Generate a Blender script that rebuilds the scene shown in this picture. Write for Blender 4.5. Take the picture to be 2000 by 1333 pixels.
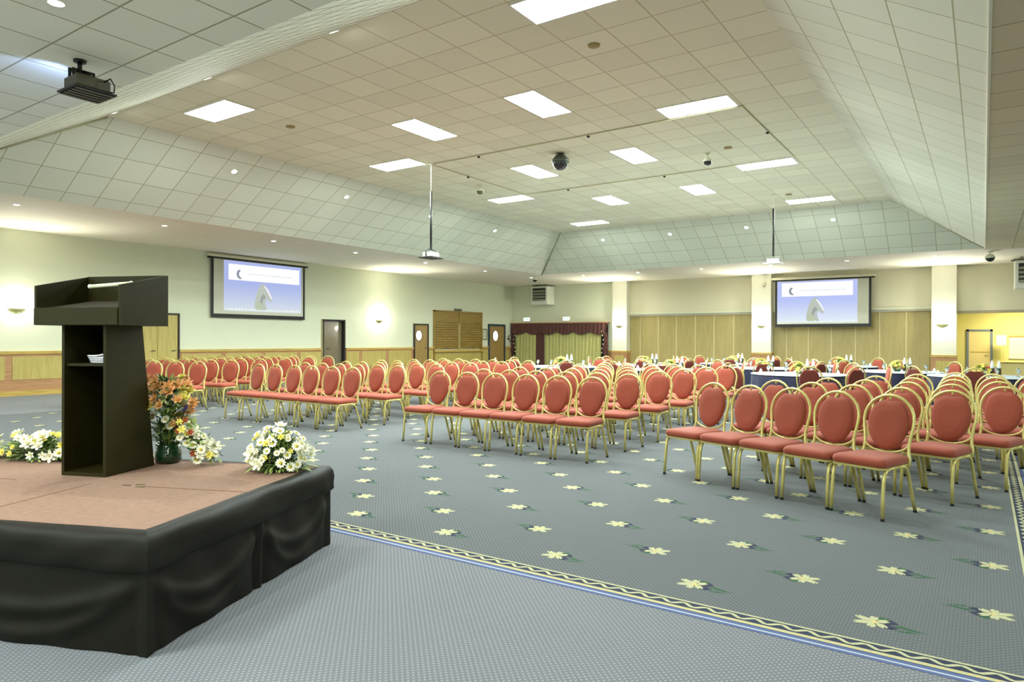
import bpy, math, random
from mathutils import Vector, Matrix
random.seed(7)
for o in list(bpy.data.objects): bpy.data.objects.remove(o, do_unlink=True)
SC = bpy.context.scene
COL = SC.collection
PI = math.pi

# ------------------------------------------------------------------ camera
YAW, PITCH, ROLL, EYE = 0.60148, -0.0017726, 0.0040693, 1.3
FPX = 1341.36
cy, sy = math.cos(YAW), math.sin(YAW); cp, sp = math.cos(PITCH), math.sin(PITCH); cr, sr = math.cos(ROLL), math.sin(ROLL)
F0 = Vector((-sy, cy, 0)); R0 = Vector((cy, sy, 0)); U0 = Vector((0, 0, 1))
FW = cp*F0 + sp*U0; UP = -sp*F0 + cp*U0
RT = cr*R0 + sr*UP; UP2 = -sr*R0 + cr*UP
cam = bpy.data.cameras.new('camera'); camo = bpy.data.objects.new('camera', cam); COL.objects.link(camo)
M = Matrix((RT, UP2, -FW)).transposed().to_4x4(); M.translation = Vector((0, 0, EYE))
camo.matrix_world = M
cam.sensor_width = 36; cam.lens = FPX/2000*36; cam.clip_start = 0.05; cam.clip_end = 200
SC.camera = camo
# ------------------------------------------------------------------ view, world
SC.view_settings.view_transform = 'Standard'; SC.view_settings.look = 'None'
EXPO = 2.02
SC.view_settings.exposure = EXPO; SC.view_settings.use_curve_mapping = False
W = bpy.data.worlds.new('world'); SC.world = W; W.use_nodes = True
W.node_tree.nodes['Background'].inputs[0].default_value = (0.9, 0.95, 1, 1)
W.node_tree.nodes['Background'].inputs[1].default_value = 0.3
PANEL_W = 26.0      # emission of the recessed ceiling panels
SPOT_W = 22.0
SCONCE_W = 20.0

# ------------------------------------------------------------------ materials
MATS = {}
def srgb(r, g, b):
    f = lambda c: (c/255/12.92) if c <= 10 else ((c/255+.055)/1.055)**2.4
    return (f(r), f(g), f(b), 1)
def nodes(m): return m.node_tree.nodes, m.node_tree.links
def mat(name, col, rough=.6, metal=0., noise=0., nscale=20., bump=0., bscale=60., spec=.5, sheen=0., coat=0.):
    if name in MATS: return MATS[name]
    m = bpy.data.materials.new(name); m.use_nodes = True; N, L = nodes(m); b = N['Principled BSDF']
    c = srgb(*col) if max(col) > 1 else (*col, 1)
    b.inputs['Roughness'].default_value = rough; b.inputs['Metallic'].default_value = metal
    b.inputs['Specular IOR Level'].default_value = spec
    b.inputs['Sheen Weight'].default_value = sheen
    b.inputs['Coat Weight'].default_value = coat
    tc = N.new('ShaderNodeTexCoord')
    nz = N.new('ShaderNodeTexNoise'); nz.inputs['Scale'].default_value = nscale; nz.inputs['Detail'].default_value = 3
    L.new(tc.outputs['Object'], nz.inputs['Vector'])
    mx = N.new('ShaderNodeMix'); mx.data_type = 'RGBA'
    k = max(noise, .02)
    mx.inputs[6].default_value = (c[0]*(1-k), c[1]*(1-k), c[2]*(1-k), 1)
    mx.inputs[7].default_value = (min(1, c[0]*(1+k)), min(1, c[1]*(1+k)), min(1, c[2]*(1+k)), 1)
    L.new(nz.outputs['Fac'], mx.inputs[0]); L.new(mx.outputs[2], b.inputs['Base Color'])
    if bump > 0:
        n2 = N.new('ShaderNodeTexNoise'); n2.inputs['Scale'].default_value = bscale
        L.new(tc.outputs['Object'], n2.inputs['Vector'])
        bp = N.new('ShaderNodeBump'); bp.inputs['Strength'].default_value = bump; bp.inputs['Distance'].default_value = .01
        L.new(n2.outputs['Fac'], bp.inputs['Height']); L.new(bp.outputs[0], b.inputs['Normal'])
    MATS[name] = m; return m
def emit(name, col, s=1.0):
    if name in MATS: return MATS[name]
    m = bpy.data.materials.new(name); m.use_nodes = True; N, L = nodes(m); N.clear()
    e = N.new('ShaderNodeEmission'); o = N.new('ShaderNodeOutputMaterial')
    e.inputs[0].default_value = srgb(*col); e.inputs[1].default_value = s
    L.new(e.outputs[0], o.inputs[0]); MATS[name] = m; return m
def wood(name, c1, c2, axis='z', scale=6., rough=.45):
    if name in MATS: return MATS[name]
    m = bpy.data.materials.new(name); m.use_nodes = True; N, L = nodes(m); b = N['Principled BSDF']
    tc = N.new('ShaderNodeTexCoord'); mp = N.new('ShaderNodeMapping')
    st = {'x': (.12, 1, 1), 'y': (1, .12, 1), 'z': (1, 1, .12)}[axis]
    mp.inputs['Scale'].default_value = st
    nz = N.new('ShaderNodeTexNoise'); nz.inputs['Scale'].default_value = scale*3; nz.inputs['Detail'].default_value = 5
    nz.inputs['Distortion'].default_value = .6
    L.new(tc.outputs['Object'], mp.inputs[0]); L.new(mp.outputs[0], nz.inputs['Vector'])
    cr_ = N.new('ShaderNodeValToRGB'); cr_.color_ramp.elements[0].position = .35; cr_.color_ramp.elements[1].position = .65
    cr_.color_ramp.elements[0].color = srgb(*c1); cr_.color_ramp.elements[1].color = srgb(*c2)
    L.new(nz.outputs['Fac'], cr_.inputs[0]); L.new(cr_.outputs[0], b.inputs['Base Color'])
    b.inputs['Roughness'].default_value = rough; MATS[name] = m; return m
def math_node(N, L, op, a, b=None, c=None):
    n = N.new('ShaderNodeMath'); n.operation = op
    for i, v in enumerate((a, b, c)):
        if v is None: continue
        if isinstance(v, (int, float)): n.inputs[i].default_value = v
        else: L.new(v, n.inputs[i])
    return n.outputs[0]
def tile_mat(name, col, line, T=.57, lw=.016, var=.05, rough=.8, bump=.12):
    """acoustic ceiling tiles, grid in the UV map given in metres"""
    m = bpy.data.materials.new(name); m.use_nodes = True; N, L = nodes(m); b = N['Principled BSDF']
    uv = N.new('ShaderNodeUVMap'); sx = N.new('ShaderNodeSeparateXYZ'); L.new(uv.outputs[0], sx.inputs[0])
    fl = []; ds = []
    for i in (0, 1):
        t = math_node(N, L, 'DIVIDE', sx.outputs[i], T)
        f = math_node(N, L, 'FLOOR', t); fr = math_node(N, L, 'SUBTRACT', t, f)
        d = math_node(N, L, 'ABSOLUTE', math_node(N, L, 'SUBTRACT', fr, .5))
        ds.append(math_node(N, L, 'GREATER_THAN', d, .5-lw/T/2)); fl.append(f)
    ln = math_node(N, L, 'MAXIMUM', ds[0], ds[1])
    cmb = N.new('ShaderNodeCombineXYZ'); L.new(fl[0], cmb.inputs[0]); L.new(fl[1], cmb.inputs[1])
    wn = N.new('ShaderNodeTexWhiteNoise'); L.new(cmb.outputs[0], wn.inputs['Vector'])
    c = srgb(*col)
    mx = N.new('ShaderNodeMix'); mx.data_type = 'RGBA'
    mx.inputs[6].default_value = tuple(x*(1-var) for x in c[:3])+(1,); mx.inputs[7].default_value = tuple(min(1, x*(1+var)) for x in c[:3])+(1,)
    L.new(wn.outputs['Value'], mx.inputs[0])
    m2 = N.new('ShaderNodeMix'); m2.data_type = 'RGBA'
    L.new(ln, m2.inputs[0]); L.new(mx.outputs[2], m2.inputs[6]); m2.inputs[7].default_value = srgb(*line)
    L.new(m2.outputs[2], b.inputs['Base Color']); b.inputs['Roughness'].default_value = rough
    b.inputs['Specular IOR Level'].default_value = .3
    nz = N.new('ShaderNodeTexNoise'); nz.inputs['Scale'].default_value = 120
    L.new(uv.outputs[0], nz.inputs['Vector'])
    bp = N.new('ShaderNodeBump'); bp.inputs['Strength'].default_value = bump; bp.inputs['Distance'].default_value = .003
    L.new(nz.outputs['Fac'], bp.inputs['Height']); L.new(bp.outputs[0], b.inputs['Normal'])
    MATS[name] = m; return m
def carpet_mat(name, base, dot, pitch=.021, mixk=.6):
    m = bpy.data.materials.new(name); m.use_nodes = True; N, L = nodes(m); b = N['Principled BSDF']
    tc = N.new('ShaderNodeTexCoord'); mp = N.new('ShaderNodeMapping'); mp.inputs['Rotation'].default_value = (0, 0, PI/4)
    L.new(tc.outputs['Object'], mp.inputs[0]); sx = N.new('ShaderNodeSeparateXYZ'); L.new(mp.outputs[0], sx.inputs[0])
    ds = []
    for i in (0, 1):
        t = math_node(N, L, 'DIVIDE', sx.outputs[i], pitch)
        fr = math_node(N, L, 'FRACT', t)
        ds.append(math_node(N, L, 'POWER', math_node(N, L, 'SUBTRACT', fr, .5), 2))
    r2 = math_node(N, L, 'ADD', ds[0], ds[1])
    d = math_node(N, L, 'LESS_THAN', r2, .05)
    d = math_node(N, L, 'MULTIPLY', d, mixk)
    nz = N.new('ShaderNodeTexNoise'); nz.inputs['Scale'].default_value = 1.1; nz.inputs['Detail'].default_value = 4
    L.new(tc.outputs['Object'], nz.inputs['Vector'])
    c = srgb(*base)
    mx = N.new('ShaderNodeMix'); mx.data_type = 'RGBA'
    mx.inputs[6].default_value = tuple(x*.88 for x in c[:3])+(1,); mx.inputs[7].default_value = tuple(x*1.12 for x in c[:3])+(1,)
    L.new(nz.outputs['Fac'], mx.inputs[0])
    m2 = N.new('ShaderNodeMix'); m2.data_type = 'RGBA'; L.new(d, m2.inputs[0]); L.new(mx.outputs[2], m2.inputs[6])
    m2.inputs[7].default_value = srgb(*dot)
    L.new(m2.outputs[2], b.inputs['Base Color']); b.inputs['Roughness'].default_value = .95
    b.inputs['Specular IOR Level'].default_value = .15
    b.inputs['Sheen Weight'].default_value = .15; b.inputs['Sheen Roughness'].default_value = .5
    n2 = N.new('ShaderNodeTexNoise'); n2.inputs['Scale'].default_value = 250; L.new(tc.outputs['Object'], n2.inputs['Vector'])
    bp = N.new('ShaderNodeBump'); bp.inputs['Strength'].default_value = .3; bp.inputs['Distance'].default_value = .004
    L.new(n2.outputs['Fac'], bp.inputs['Height']); L.new(bp.outputs[0], b.inputs['Normal'])
    MATS[name] = m; return m

M_WALL = mat('wall_paint', (224, 229, 204), .85, noise=.02, nscale=3)
M_WALL2 = mat('wall_panel_paint', (224, 220, 192), .85, noise=.03, nscale=4)
M_COLUMN = mat('column_paint', (224, 224, 206), .8)
M_SOFFIT = mat('soffit_plaster', (236, 231, 214), .75, noise=.05, nscale=2.5)
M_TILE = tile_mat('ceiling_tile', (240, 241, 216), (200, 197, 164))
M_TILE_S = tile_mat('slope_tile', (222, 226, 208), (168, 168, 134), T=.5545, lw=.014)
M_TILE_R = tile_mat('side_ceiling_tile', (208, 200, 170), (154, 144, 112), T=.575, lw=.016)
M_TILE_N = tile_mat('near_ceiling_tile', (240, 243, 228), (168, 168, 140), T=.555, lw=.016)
M_CARPET = carpet_mat('carpet_blue_grey', (103, 106, 112), (158, 166, 171))
M_FIELD = carpet_mat('carpet_field', (76, 80, 83), (122, 132, 136))
M_CREAM = mat('carpet_cream', (178, 176, 138), .95, noise=.08, nscale=150)
M_NAVYC = mat('carpet_navy', (34, 42, 66), .95)
M_BLUEC = mat('carpet_blue', (78, 92, 138), .95)
M_PALEC = mat('carpet_pale', (176, 184, 190), .95)
M_GREENC = mat('carpet_green', (46, 84, 56), .95)
M_GOLDC = mat('carpet_gold', (214, 184, 110), .95)
M_GOLD = mat('gold_metal', (212, 198, 124), .32, metal=.4, noise=.04)
M_REDB = mat('dark_red_back', (104, 40, 28), .75, noise=.1, nscale=60)
M_FOOT = mat('black_rubber', (22, 20, 18), .7)
M_RED = mat('red_fabric', (150, 66, 43), .8, noise=.10, nscale=60, sheen=.12, bump=.1, bscale=300)
M_BLACK = mat('black_stain', (40, 36, 11), .42, noise=.35, nscale=7, spec=.22)
M_BLACK2 = mat('black_metal', (16, 16, 14), .45)
M_GREYM = mat('grey_metal', (120, 122, 112), .4, metal=.6)
M_WHITEM = mat('white_enamel', (232, 234, 222), .5)
M_SKIRT = mat('black_cloth', (20, 18, 9), .55, noise=.15, nscale=25, spec=.2)
M_DECK = mat('stage_carpet', (138, 108, 90), .95, noise=.3, nscale=30, bump=.2, bscale=250)
M_NAVY = mat('navy_cloth', (22, 28, 58), .8, noise=.15, nscale=6, sheen=.1)
M_WHITECL = mat('white_linen', (232, 236, 232), .8)
M_WOODY = wood('wood_light', (194, 180, 106), (178, 160, 86), 'z')
M_WOODT = wood('wood_tan', (176, 162, 106), (168, 152, 94), 'z', 5)
M_WOODP = wood('wood_pink', (186, 142, 100), (172, 126, 84), 'y')
M_WOODC = wood('wood_cap', (200, 172, 92), (180, 150, 68), 'y')
M_SHUT = wood('wood_shutter', (158, 130, 60), (136, 108, 44), 'y')
M_DOORB = wood('wood_door', (170, 142, 84), (150, 120, 66), 'z')
M_NAVYP = mat('navy_paint', (50, 64, 78), .5)
M_DARKF = mat('dark_frame', (40, 38, 36), .5)
M_YELLOW = mat('yellow_paint', (236, 228, 150), .85)
M_CURT = mat('curtain_green', (186, 184, 116), .85, noise=.3, nscale=14, sheen=.2)
M_BURG = mat('burgundy_cloth', (90, 54, 48), .8, noise=.35, nscale=18)
M_GLASS = mat('clear_glass', (225, 232, 226), .05, noise=.02); M_GLASS.node_tree.nodes['Principled BSDF'].inputs['Transmission Weight'].default_value = .85
M_BOTTLE = mat('dark_bottle', (40, 48, 40), .2)
E_PANEL = emit('panel_light', (238, 253, 248), PANEL_W)
E_SPOT = emit('spot_lens', (255, 252, 240), 40)
E_SCONCE = emit('sconce_glow', (255, 252, 232), 9)
E_OVAL = emit('lit_window', (255, 255, 255), .8)
E_EXIT = emit('sign_glow', (226, 255, 232), 1.4)

# ------------------------------------------------------------------ mesh helpers
class MB:
    def __init__(s): s.v = []; s.f = []; s.m = []; s.mats = []; s.uv = {}; s.sm = []
    def mi(s, m):
        if m not in s.mats: s.mats.append(m)
        return s.mats.index(m)
    def face(s, pts, m, uv=None, smooth=False):
        b = len(s.v); s.v += [tuple(p) for p in pts]; s.f.append(tuple(range(b, b+len(pts)))); s.m.append(s.mi(m)); s.sm.append(smooth)
        if uv: s.uv[len(s.f)-1] = uv
    def add(s, verts, faces, m, smooth=False):
        b = len(s.v); s.v += [tuple(p) for p in verts]; i = s.mi(m)
        for f in faces: s.f.append(tuple(b+k for k in f)); s.m.append(i); s.sm.append(smooth)
    def box(s, x0, x1, y0, y1, z0, z1, m):
        v = [(x, y, z) for z in (z0, z1) for y in (y0, y1) for x in (x0, x1)]
        s.add(v, [(0, 2, 3, 1), (4, 5, 7, 6), (0, 1, 5, 4), (2, 6, 7, 3), (0, 4, 6, 2), (1, 3, 7, 5)], m)
    def bbox(s, x0, x1, y0, y1, z0, z1, m, b=.01):
        """bevelled box"""
        if x0 > x1: x0, x1 = x1, x0
        if y0 > y1: y0, y1 = y1, y0
        b = min(b, (x1-x0)/2.1, (y1-y0)/2.1, (z1-z0)/2.1)
        rings = []
        for z, i in ((z0, b), (z0+b, 0), (z1-b, 0), (z1, b)):
            a0, a1, c0, c1 = x0+i, x1-i, y0+i, y1-i; k = b
            rings.append([(a0+k, c0, z), (a1-k, c0, z), (a1, c0+k, z), (a1, c1-k, z), (a1-k, c1, z), (a0+k, c1, z), (a0, c1-k, z), (a0, c0+k, z)])
        s.loft(rings, m, caps=True)
    def loft(s, rings, m, closed=True, caps=False, smooth=False):
        n = len(rings[0]); v = [p for r in rings for p in r]; f = []
        for i in range(len(rings)-1):
            for j in range(n if closed else n-1):
                k = (j+1) % n
                f.append((i*n+j, i*n+k, (i+1)*n+k, (i+1)*n+j))
        if caps: f.append(tuple(range(n))[::-1]); f.append(tuple((len(rings)-1)*n+j for j in range(n)))
        s.add(v, f, m, smooth)
    def tube(s, pts, r, m, n=8, caps=True, flat=1.0):
        pts = [Vector(p) for p in pts]; rings = []
        rr = r if isinstance(r, (list, tuple)) else [r]*len(pts)
        prev = None
        for i, p in enumerate(pts):
            t = (pts[min(i+1, len(pts)-1)]-pts[max(i-1, 0)]).normalized()
            if prev is None:
                a = Vector((1, 0, 0)) if abs(t.x) < .8 else Vector((0, 0, 1))
                u = t.cross(a).normalized()
            else: u = (prev-t*prev.dot(t)).normalized()
            prev = u; w = t.cross(u)
            rings.append([tuple(p+(u*math.cos(2*PI*k/n)*flat+w*math.sin(2*PI*k/n))*rr[i]) for k in range(n)])
        s.loft(rings, m, caps=caps, smooth=True)
    def lathe(s, prof, m, n=20, c=(0, 0, 0), smooth=True, caps=False):
        rings = [[(c[0]+r*math.cos(2*PI*k/n), c[1]+r*math.sin(2*PI*k/n), c[2]+z) for k in range(n)] for r, z in prof]
        s.loft(rings, m, caps=caps, smooth=smooth)
    def prism(s, poly, y0, y1, m, axis='y'):
        """polygon (a,b) extruded along axis"""
        def P(a, b, d): return {'y': (a, d, b), 'x': (d, a, b), 'z': (a, b, d)}[axis]
        n = len(poly)
        s.loft([[P(a, b, y0) for a, b in poly], [P(a, b, y1) for a, b in poly]], m, caps=True)
    def build(s, name, parent=None, recalc=True):
        me = bpy.data.meshes.new(name); me.from_pydata(s.v, [], s.f); me.update()
        for m in s.mats: me.materials.append(m)
        me.polygons.foreach_set('material_index', s.m); me.polygons.foreach_set('use_smooth', s.sm)
        if s.uv:
            ul = me.uv_layers.new(name='UVMap')
            for fi, uv in s.uv.items():
                for li, c in zip(me.polygons[fi].loop_indices, uv): ul.data[li].uv = c
        if recalc and not s.uv:
            import bmesh
            bm = bmesh.new(); bm.from_mesh(me); bmesh.ops.recalc_face_normals(bm, faces=bm.faces[:]); bm.to_mesh(me); bm.free()
        o = bpy.data.objects.new(name, me); COL.objects.link(o)
        if parent: o.parent = parent
        return o
def thing(name, label, cat, loc=(0, 0, 0), rot=0, group=None):
    o = bpy.data.objects.new(name, None); COL.objects.link(o); o.empty_display_size = .1
    o.location = loc; o.rotation_euler = (0, 0, rot); o['label'] = label; o['category'] = cat
    if group: o['group'] = group
    return o
def tag(o, label, cat, group=None):
    o['label'] = label; o['category'] = cat
    if group: o['group'] = group
    return o
def struct(o): o['kind'] = 'structure'; return o
def dup(root, loc, rot, label, group=None):
    r = root.copy(); COL.objects.link(r); r.location = loc
    r.rotation_euler = rot if isinstance(rot, (tuple, list)) else (root.rotation_euler[0], root.rotation_euler[1], rot)
    r['label'] = label
    if group: r['group'] = group
    for ch in root.children:
        c = ch.copy(); COL.objects.link(c); c.parent = r
        for g in ch.children:
            d = g.copy(); COL.objects.link(d); d.parent = c
    return r
ORD = ['first', 'second', 'third', 'fourth', 'fifth', 'sixth', 'seventh', 'eighth', 'ninth', 'tenth', 'eleventh', 'twelfth']

# ================================================================== SETTING
XL, YF, XR, YB = -17.8, 26.0, 8.0, -7.0
H, H2 = 3.72, 4.856
CX0, CX1, CY0, CY1 = -13.5, 0.03, 3.33, 21.6
UX0, UX1, UY0, UY1 = -11.58, -1.93, 5.4, 19.68

# ---- floor with its woven pattern
fb = MB()
fb.face([(XL-2, YB-.5, 0), (XR+.5, YB-.5, 0), (XR+.5, 30.5, 0), (XL-2, 30.5, 0)], M_CARPET)
def strip(x0, x1, y0, y1, m, z=.0012): fb.face([(x0, y0, z), (x1, y0, z), (x1, y1, z), (x0, y1, z)], m)
BX0, BX1, BY0, BY1 = -13.7, .37, 3.14, 21.9
prof = [(0, .022, M_BLUEC), (.022, .034, M_PALEC), (.034, .060, M_BLUEC), (.060, .066, M_NAVYC), (.066, .094, M_CREAM), (.094, .164, M_NAVYC), (.164, .180, M_CREAM)]
for a, b, m in prof:
    # near side, right side, left side as mitred strips
    for q in ([(BX0+a, BY0+a), (BX1-a, BY0+a), (BX1-b, BY0+b), (BX0+b, BY0+b)],
              [(BX1-a, BY0+a), (BX1-a, BY1), (BX1-b, BY1), (BX1-b, BY0+b)],
              [(BX0+a, BY0+a), (BX0+b, BY0+b), (BX0+b, BY1), (BX0+a, BY1)]):
        fb.face([(x, y, .0012) for x, y in q], m)
fb.face([(BX0+.18, BY0+.18, .0010), (BX1-.18, BY0+.18, .0010), (BX1-.18, BY1, .0010), (BX0+.18, BY1, .0010)], M_FIELD)
def wave_y(c, t):   # cream twist inside the navy band
    return c+.016*math.sin(t)
L_ = .115; n = int((BX1-BX0-.3)/L_*8)
for i in range(n):
    x0 = BX0+.15+i*L_/8; x1 = x0+L_/8
    t0, t1 = i*PI/4, (i+1)*PI/4
    h0, h1 = .007+.006*abs(math.cos(t0)), .007+.006*abs(math.cos(t1))
    fb.face([(x0, wave_y(BY0+.129, t0)-h0, .0018), (x1, wave_y(BY0+.129, t1)-h1, .0018), (x1, wave_y(BY0+.129, t1)+h1, .0018), (x0, wave_y(BY0+.129, t0)+h0, .0018)], M_CREAM)
for i in range(int(12/L_*4)):
    y0 = BY0+.15+i*L_/4; y1 = y0+L_/4; t0, t1 = i*PI/2, (i+1)*PI/2
    fb.face([(wave_y(BX1-.129, t0)-.01, y0, .0018), (wave_y(BX1-.129, t0)+.01, y0, .0018), (wave_y(BX1-.129, t1)+.01, y1, .0018), (wave_y(BX1-.129, t1)-.01, y1, .0018)], M_CREAM)
# slanted weave on the wide cream line
for i in range(int((BX1-BX0)/.03)):
    x = BX0+i*.03
    fb.face([(x, BY0+.067, .0016), (x+.006, BY0+.067, .0016), (x+.022, BY0+.093, .0016), (x+.016, BY0+.093, .0016)], M_GOLDC)
def motif(x, y, s):
    def P(pts, m, z=.0016): fb.face([(x+s*a, y+s*b, z) for a, b in pts], m)
    # head towards -x, dark leaves and green stem towards +x
    P([(.0, .045), (.055, .062), (.085, .03), (.05, .0), (.09, -.02), (.06, -.052), (.0, -.045), (-.03, 0)], M_NAVYC, .0014)
    P([(.06, .01), (.10, .018), (.145, .0), (.20, -.012), (.14, -.022), (.09, -.012)], M_GREENC, .0014)
    P([(.04, -.03), (.09, -.045), (.13, -.03), (.17, -.035), (.10, -.06)], M_GREENC, .0014)
    P([(-.02, .05), (.01, .085), (.05, .07), (.03, .045)], M_GREENC, .0014)
    for k in range(6):
        a = PI+(k-2.5)*PI/3.2; L = .095 if k in (2, 3) else .075
        c, sn = math.cos(a), math.sin(a); w = .021
        p = [(.0, 0), (L*.45*c-w*sn, L*.45*sn+w*c), (L*.9*c-w*.7*sn, L*.9*sn+w*.7*c), (L*c, L*sn), (L*.78*c, L*.78*sn), (L*.95*c+w*.7*sn, L*.95*sn-w*.7*c), (L*.45*c+w*sn, L*.45*sn-w*c)]
        P([(a_-.015, b_) for a_, b_ in p], M_CREAM, .0020)
    P([(-.03, 0), (-.015, .014), (.005, .0), (-.015, -.014)], M_GOLDC, .0024)
j = 0
while 3.565+.43*j < 21.5:
    Y = 3.565+.43*j
    for i in range(0, 32):
        X = .03-.4265*i
        if (i+j) % 2 == 1 and X > BX0+.3: motif(X, Y, 1 if j % 2 == 0 else -1)
    j += 1
struct(fb.build('floor', recalc=False))

# ---- ceiling
cb = MB()
def flat(x0, x1, y0, y1, z, m, ox=0, oy=0):
    p = [(x0, y0, z), (x0, y1, z), (x1, y1, z), (x1, y0, z)]
    cb.face(p, m, uv=[(a-ox, b-oy) for a, b, _ in p])
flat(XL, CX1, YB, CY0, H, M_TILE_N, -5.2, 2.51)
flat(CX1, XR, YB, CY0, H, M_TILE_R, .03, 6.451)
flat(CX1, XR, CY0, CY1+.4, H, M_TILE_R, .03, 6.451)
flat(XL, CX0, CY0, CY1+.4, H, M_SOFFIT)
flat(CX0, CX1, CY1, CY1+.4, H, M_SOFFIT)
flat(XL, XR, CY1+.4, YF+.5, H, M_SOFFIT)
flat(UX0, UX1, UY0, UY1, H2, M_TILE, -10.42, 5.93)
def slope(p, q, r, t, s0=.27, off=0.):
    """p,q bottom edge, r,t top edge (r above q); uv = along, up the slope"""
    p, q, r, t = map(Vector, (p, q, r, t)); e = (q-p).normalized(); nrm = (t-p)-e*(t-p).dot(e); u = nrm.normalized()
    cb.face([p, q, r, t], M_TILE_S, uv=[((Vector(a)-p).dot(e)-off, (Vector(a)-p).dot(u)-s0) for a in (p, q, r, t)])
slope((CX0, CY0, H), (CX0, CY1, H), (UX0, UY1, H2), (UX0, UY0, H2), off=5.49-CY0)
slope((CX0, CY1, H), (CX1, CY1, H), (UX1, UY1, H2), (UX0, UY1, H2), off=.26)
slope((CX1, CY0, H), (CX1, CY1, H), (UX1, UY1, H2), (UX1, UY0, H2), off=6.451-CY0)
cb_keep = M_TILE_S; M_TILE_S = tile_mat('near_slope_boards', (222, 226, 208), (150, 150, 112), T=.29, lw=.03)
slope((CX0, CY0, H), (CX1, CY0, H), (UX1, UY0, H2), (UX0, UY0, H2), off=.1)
M_TILE_S = cb_keep
struct(cb.build('ceiling'))
# hip and edge trims
def bar(name, a, b, w, m):
    mb = MB(); mb.tube([a, b], w, m, n=6); return struct(mb.build(name))
e = .012
bar('trim_1', (CX0, CY1, H-e), (UX0, UY1, H2-e), .022, M_TILE_S)
bar('trim_2', (CX1, CY1, H-e), (UX1, UY1, H2-e), .018, M_WALL2)
bar('trim_3', (CX1, CY0, H-.004), (CX1, CY1, H-.004), .016, M_SOFFIT)
bar('trim_4', (CX0, CY0, H-e), (UX0, UY0, H2-e), .02, M_TILE_S)

# ---- left wall with one doorway
wl = MB()
D0, D1, DZ = 14.97, 15.93, 1.92
for y0, y1, z0, z1 in ((YB, D0, 0, H), (D1, YF+.2, 0, H), (D0, D1, DZ, H)):
    wl.box(XL-.2, XL, y0, y1, z0, z1, M_WALL)
struct(wl.build('wall_left'))
ww = MB()   # little lobby behind the doorway
ww.box(XL-1.9, XL-1.8, D0-.6, D1+1.2, 0, 2.5, mat('lobby_paint', (150, 150, 132), .8))
ww.box(XL-1.8, XL-.2, D0-.7, D0-.6, 0, 2.5, MATS['lobby_paint']); ww.box(XL-1.8, XL-.2, D1+1.1, D1+1.2, 0, 2.5, MATS['lobby_paint'])
ww.box(XL-1.9, XL-.2, D0-.7, D1+1.2, 2.4, 2.5, MATS['lobby_paint'])
struct(ww.build('wall_lobby'))
# ---- right and back walls (outside the picture, they close the hall)
wr = MB(); wr.box(XR, XR+.2, YB, YF, 0, H, M_WALL); struct(wr.build('wall_right'))
wb = MB(); wb.box(XL-.2, XR+.2, YB-.2, YB, 0, H, M_WALL); struct(wb.build('wall_back'))
# ---- far wall
wf = MB()
wf.box(XL-.2, -12.0, YF, YF+.2, 0, H, M_WALL)
wf.box(-12.0, -.69, YF, YF+.25, 2.36, H, M_WALL2)
wf.box(-.69, XR+.2, YF, YF+.25, 2.27, H, M_WALL2)
wf.box(3.2, XR+.2, YF, YF+.2, 0, 2.27, M_WALL)
struct(wf.build('wall_far'))
# bead above the partitions and the lintel trim over the opening
tb = MB()
for x0, x1 in ((-12.0, -7.05), (-6.3, -1.36)):
    tb.box(x0, x1, YF-.035, YF, 2.36, 2.42, M_WALL); tb.box(x0, x1, YF-.02, YF+.02, 2.29, 2.36, mat('track_grey', (176, 172, 150), .5))
struct(tb.build('trim_5'))
tb = MB(); tb.box(-.69, 3.2, YF-.02, YF+.25, 2.20, 2.28, mat('lintel_grey', (176, 164, 140), .6)); struct(tb.build('trim_6'))
# columns
def column(i, x0, x1):
    mb = MB(); mb.box(x0, x1, YF-.3, YF+.2, 0, H, M_COLUMN)
    mb.box(x0-.02, x1+.02, YF-.325, YF+.1, 0, .80, M_WOODP); mb.box(x0-.035, x1+.035, YF-.345, YF+.1, .80, .87, M_WOODC)
    mb.box(x0+.12, x1-.12, YF-.335, YF-.32, .14, .68, M_WOODY)
    o = mb.build('wall_column'); struct(o); return o
COLS = [(-12.62, -11.98), (-7.0, -6.32), (-1.37, -.70)]
for i, (a, b) in enumerate(COLS): column(i, a, b)
# folding partitions
def partition(x0, x1, seams, label):
    t = thing('folding_partition', label, 'partition', ((x0+x1)/2, YF+.06, 0), 0, 'folding partitions along the far wall')
    c = (x0+x1)/2; xs = [x0]+seams+[x1]
    for a, b in zip(xs[:-1], xs[1:]):
        mb = MB(); mb.bbox(a-c+.012, b-c-.012, -.03, .03, 0, 2.28, M_WOODT, .006)
        if b < x1: mb.box(b-c-.016, b-c+.016, -.034, -.02, 0, 2.28, mat('seam_pale', (212, 198, 146), .6))
        mb.build('panel', t)
    mb = MB(); mb.box(x0-c, x1-c, .03, .045, 0, 2.29, mat('seam_pale', (206, 190, 140), .6)); mb.build('backing_board', t)
    return t
partition(-11.98, -7.0, [-11.53, -10.75, -10.0, -9.23, -8.5, -7.75], 'tan wood folding partition between the first and second pillars')
partition(-6.32, -1.42, [-5.85, -5.12, -4.37, -3.61, -2.88, -2.1], 'tan wood folding partition below the right-hand projection screen')

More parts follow.
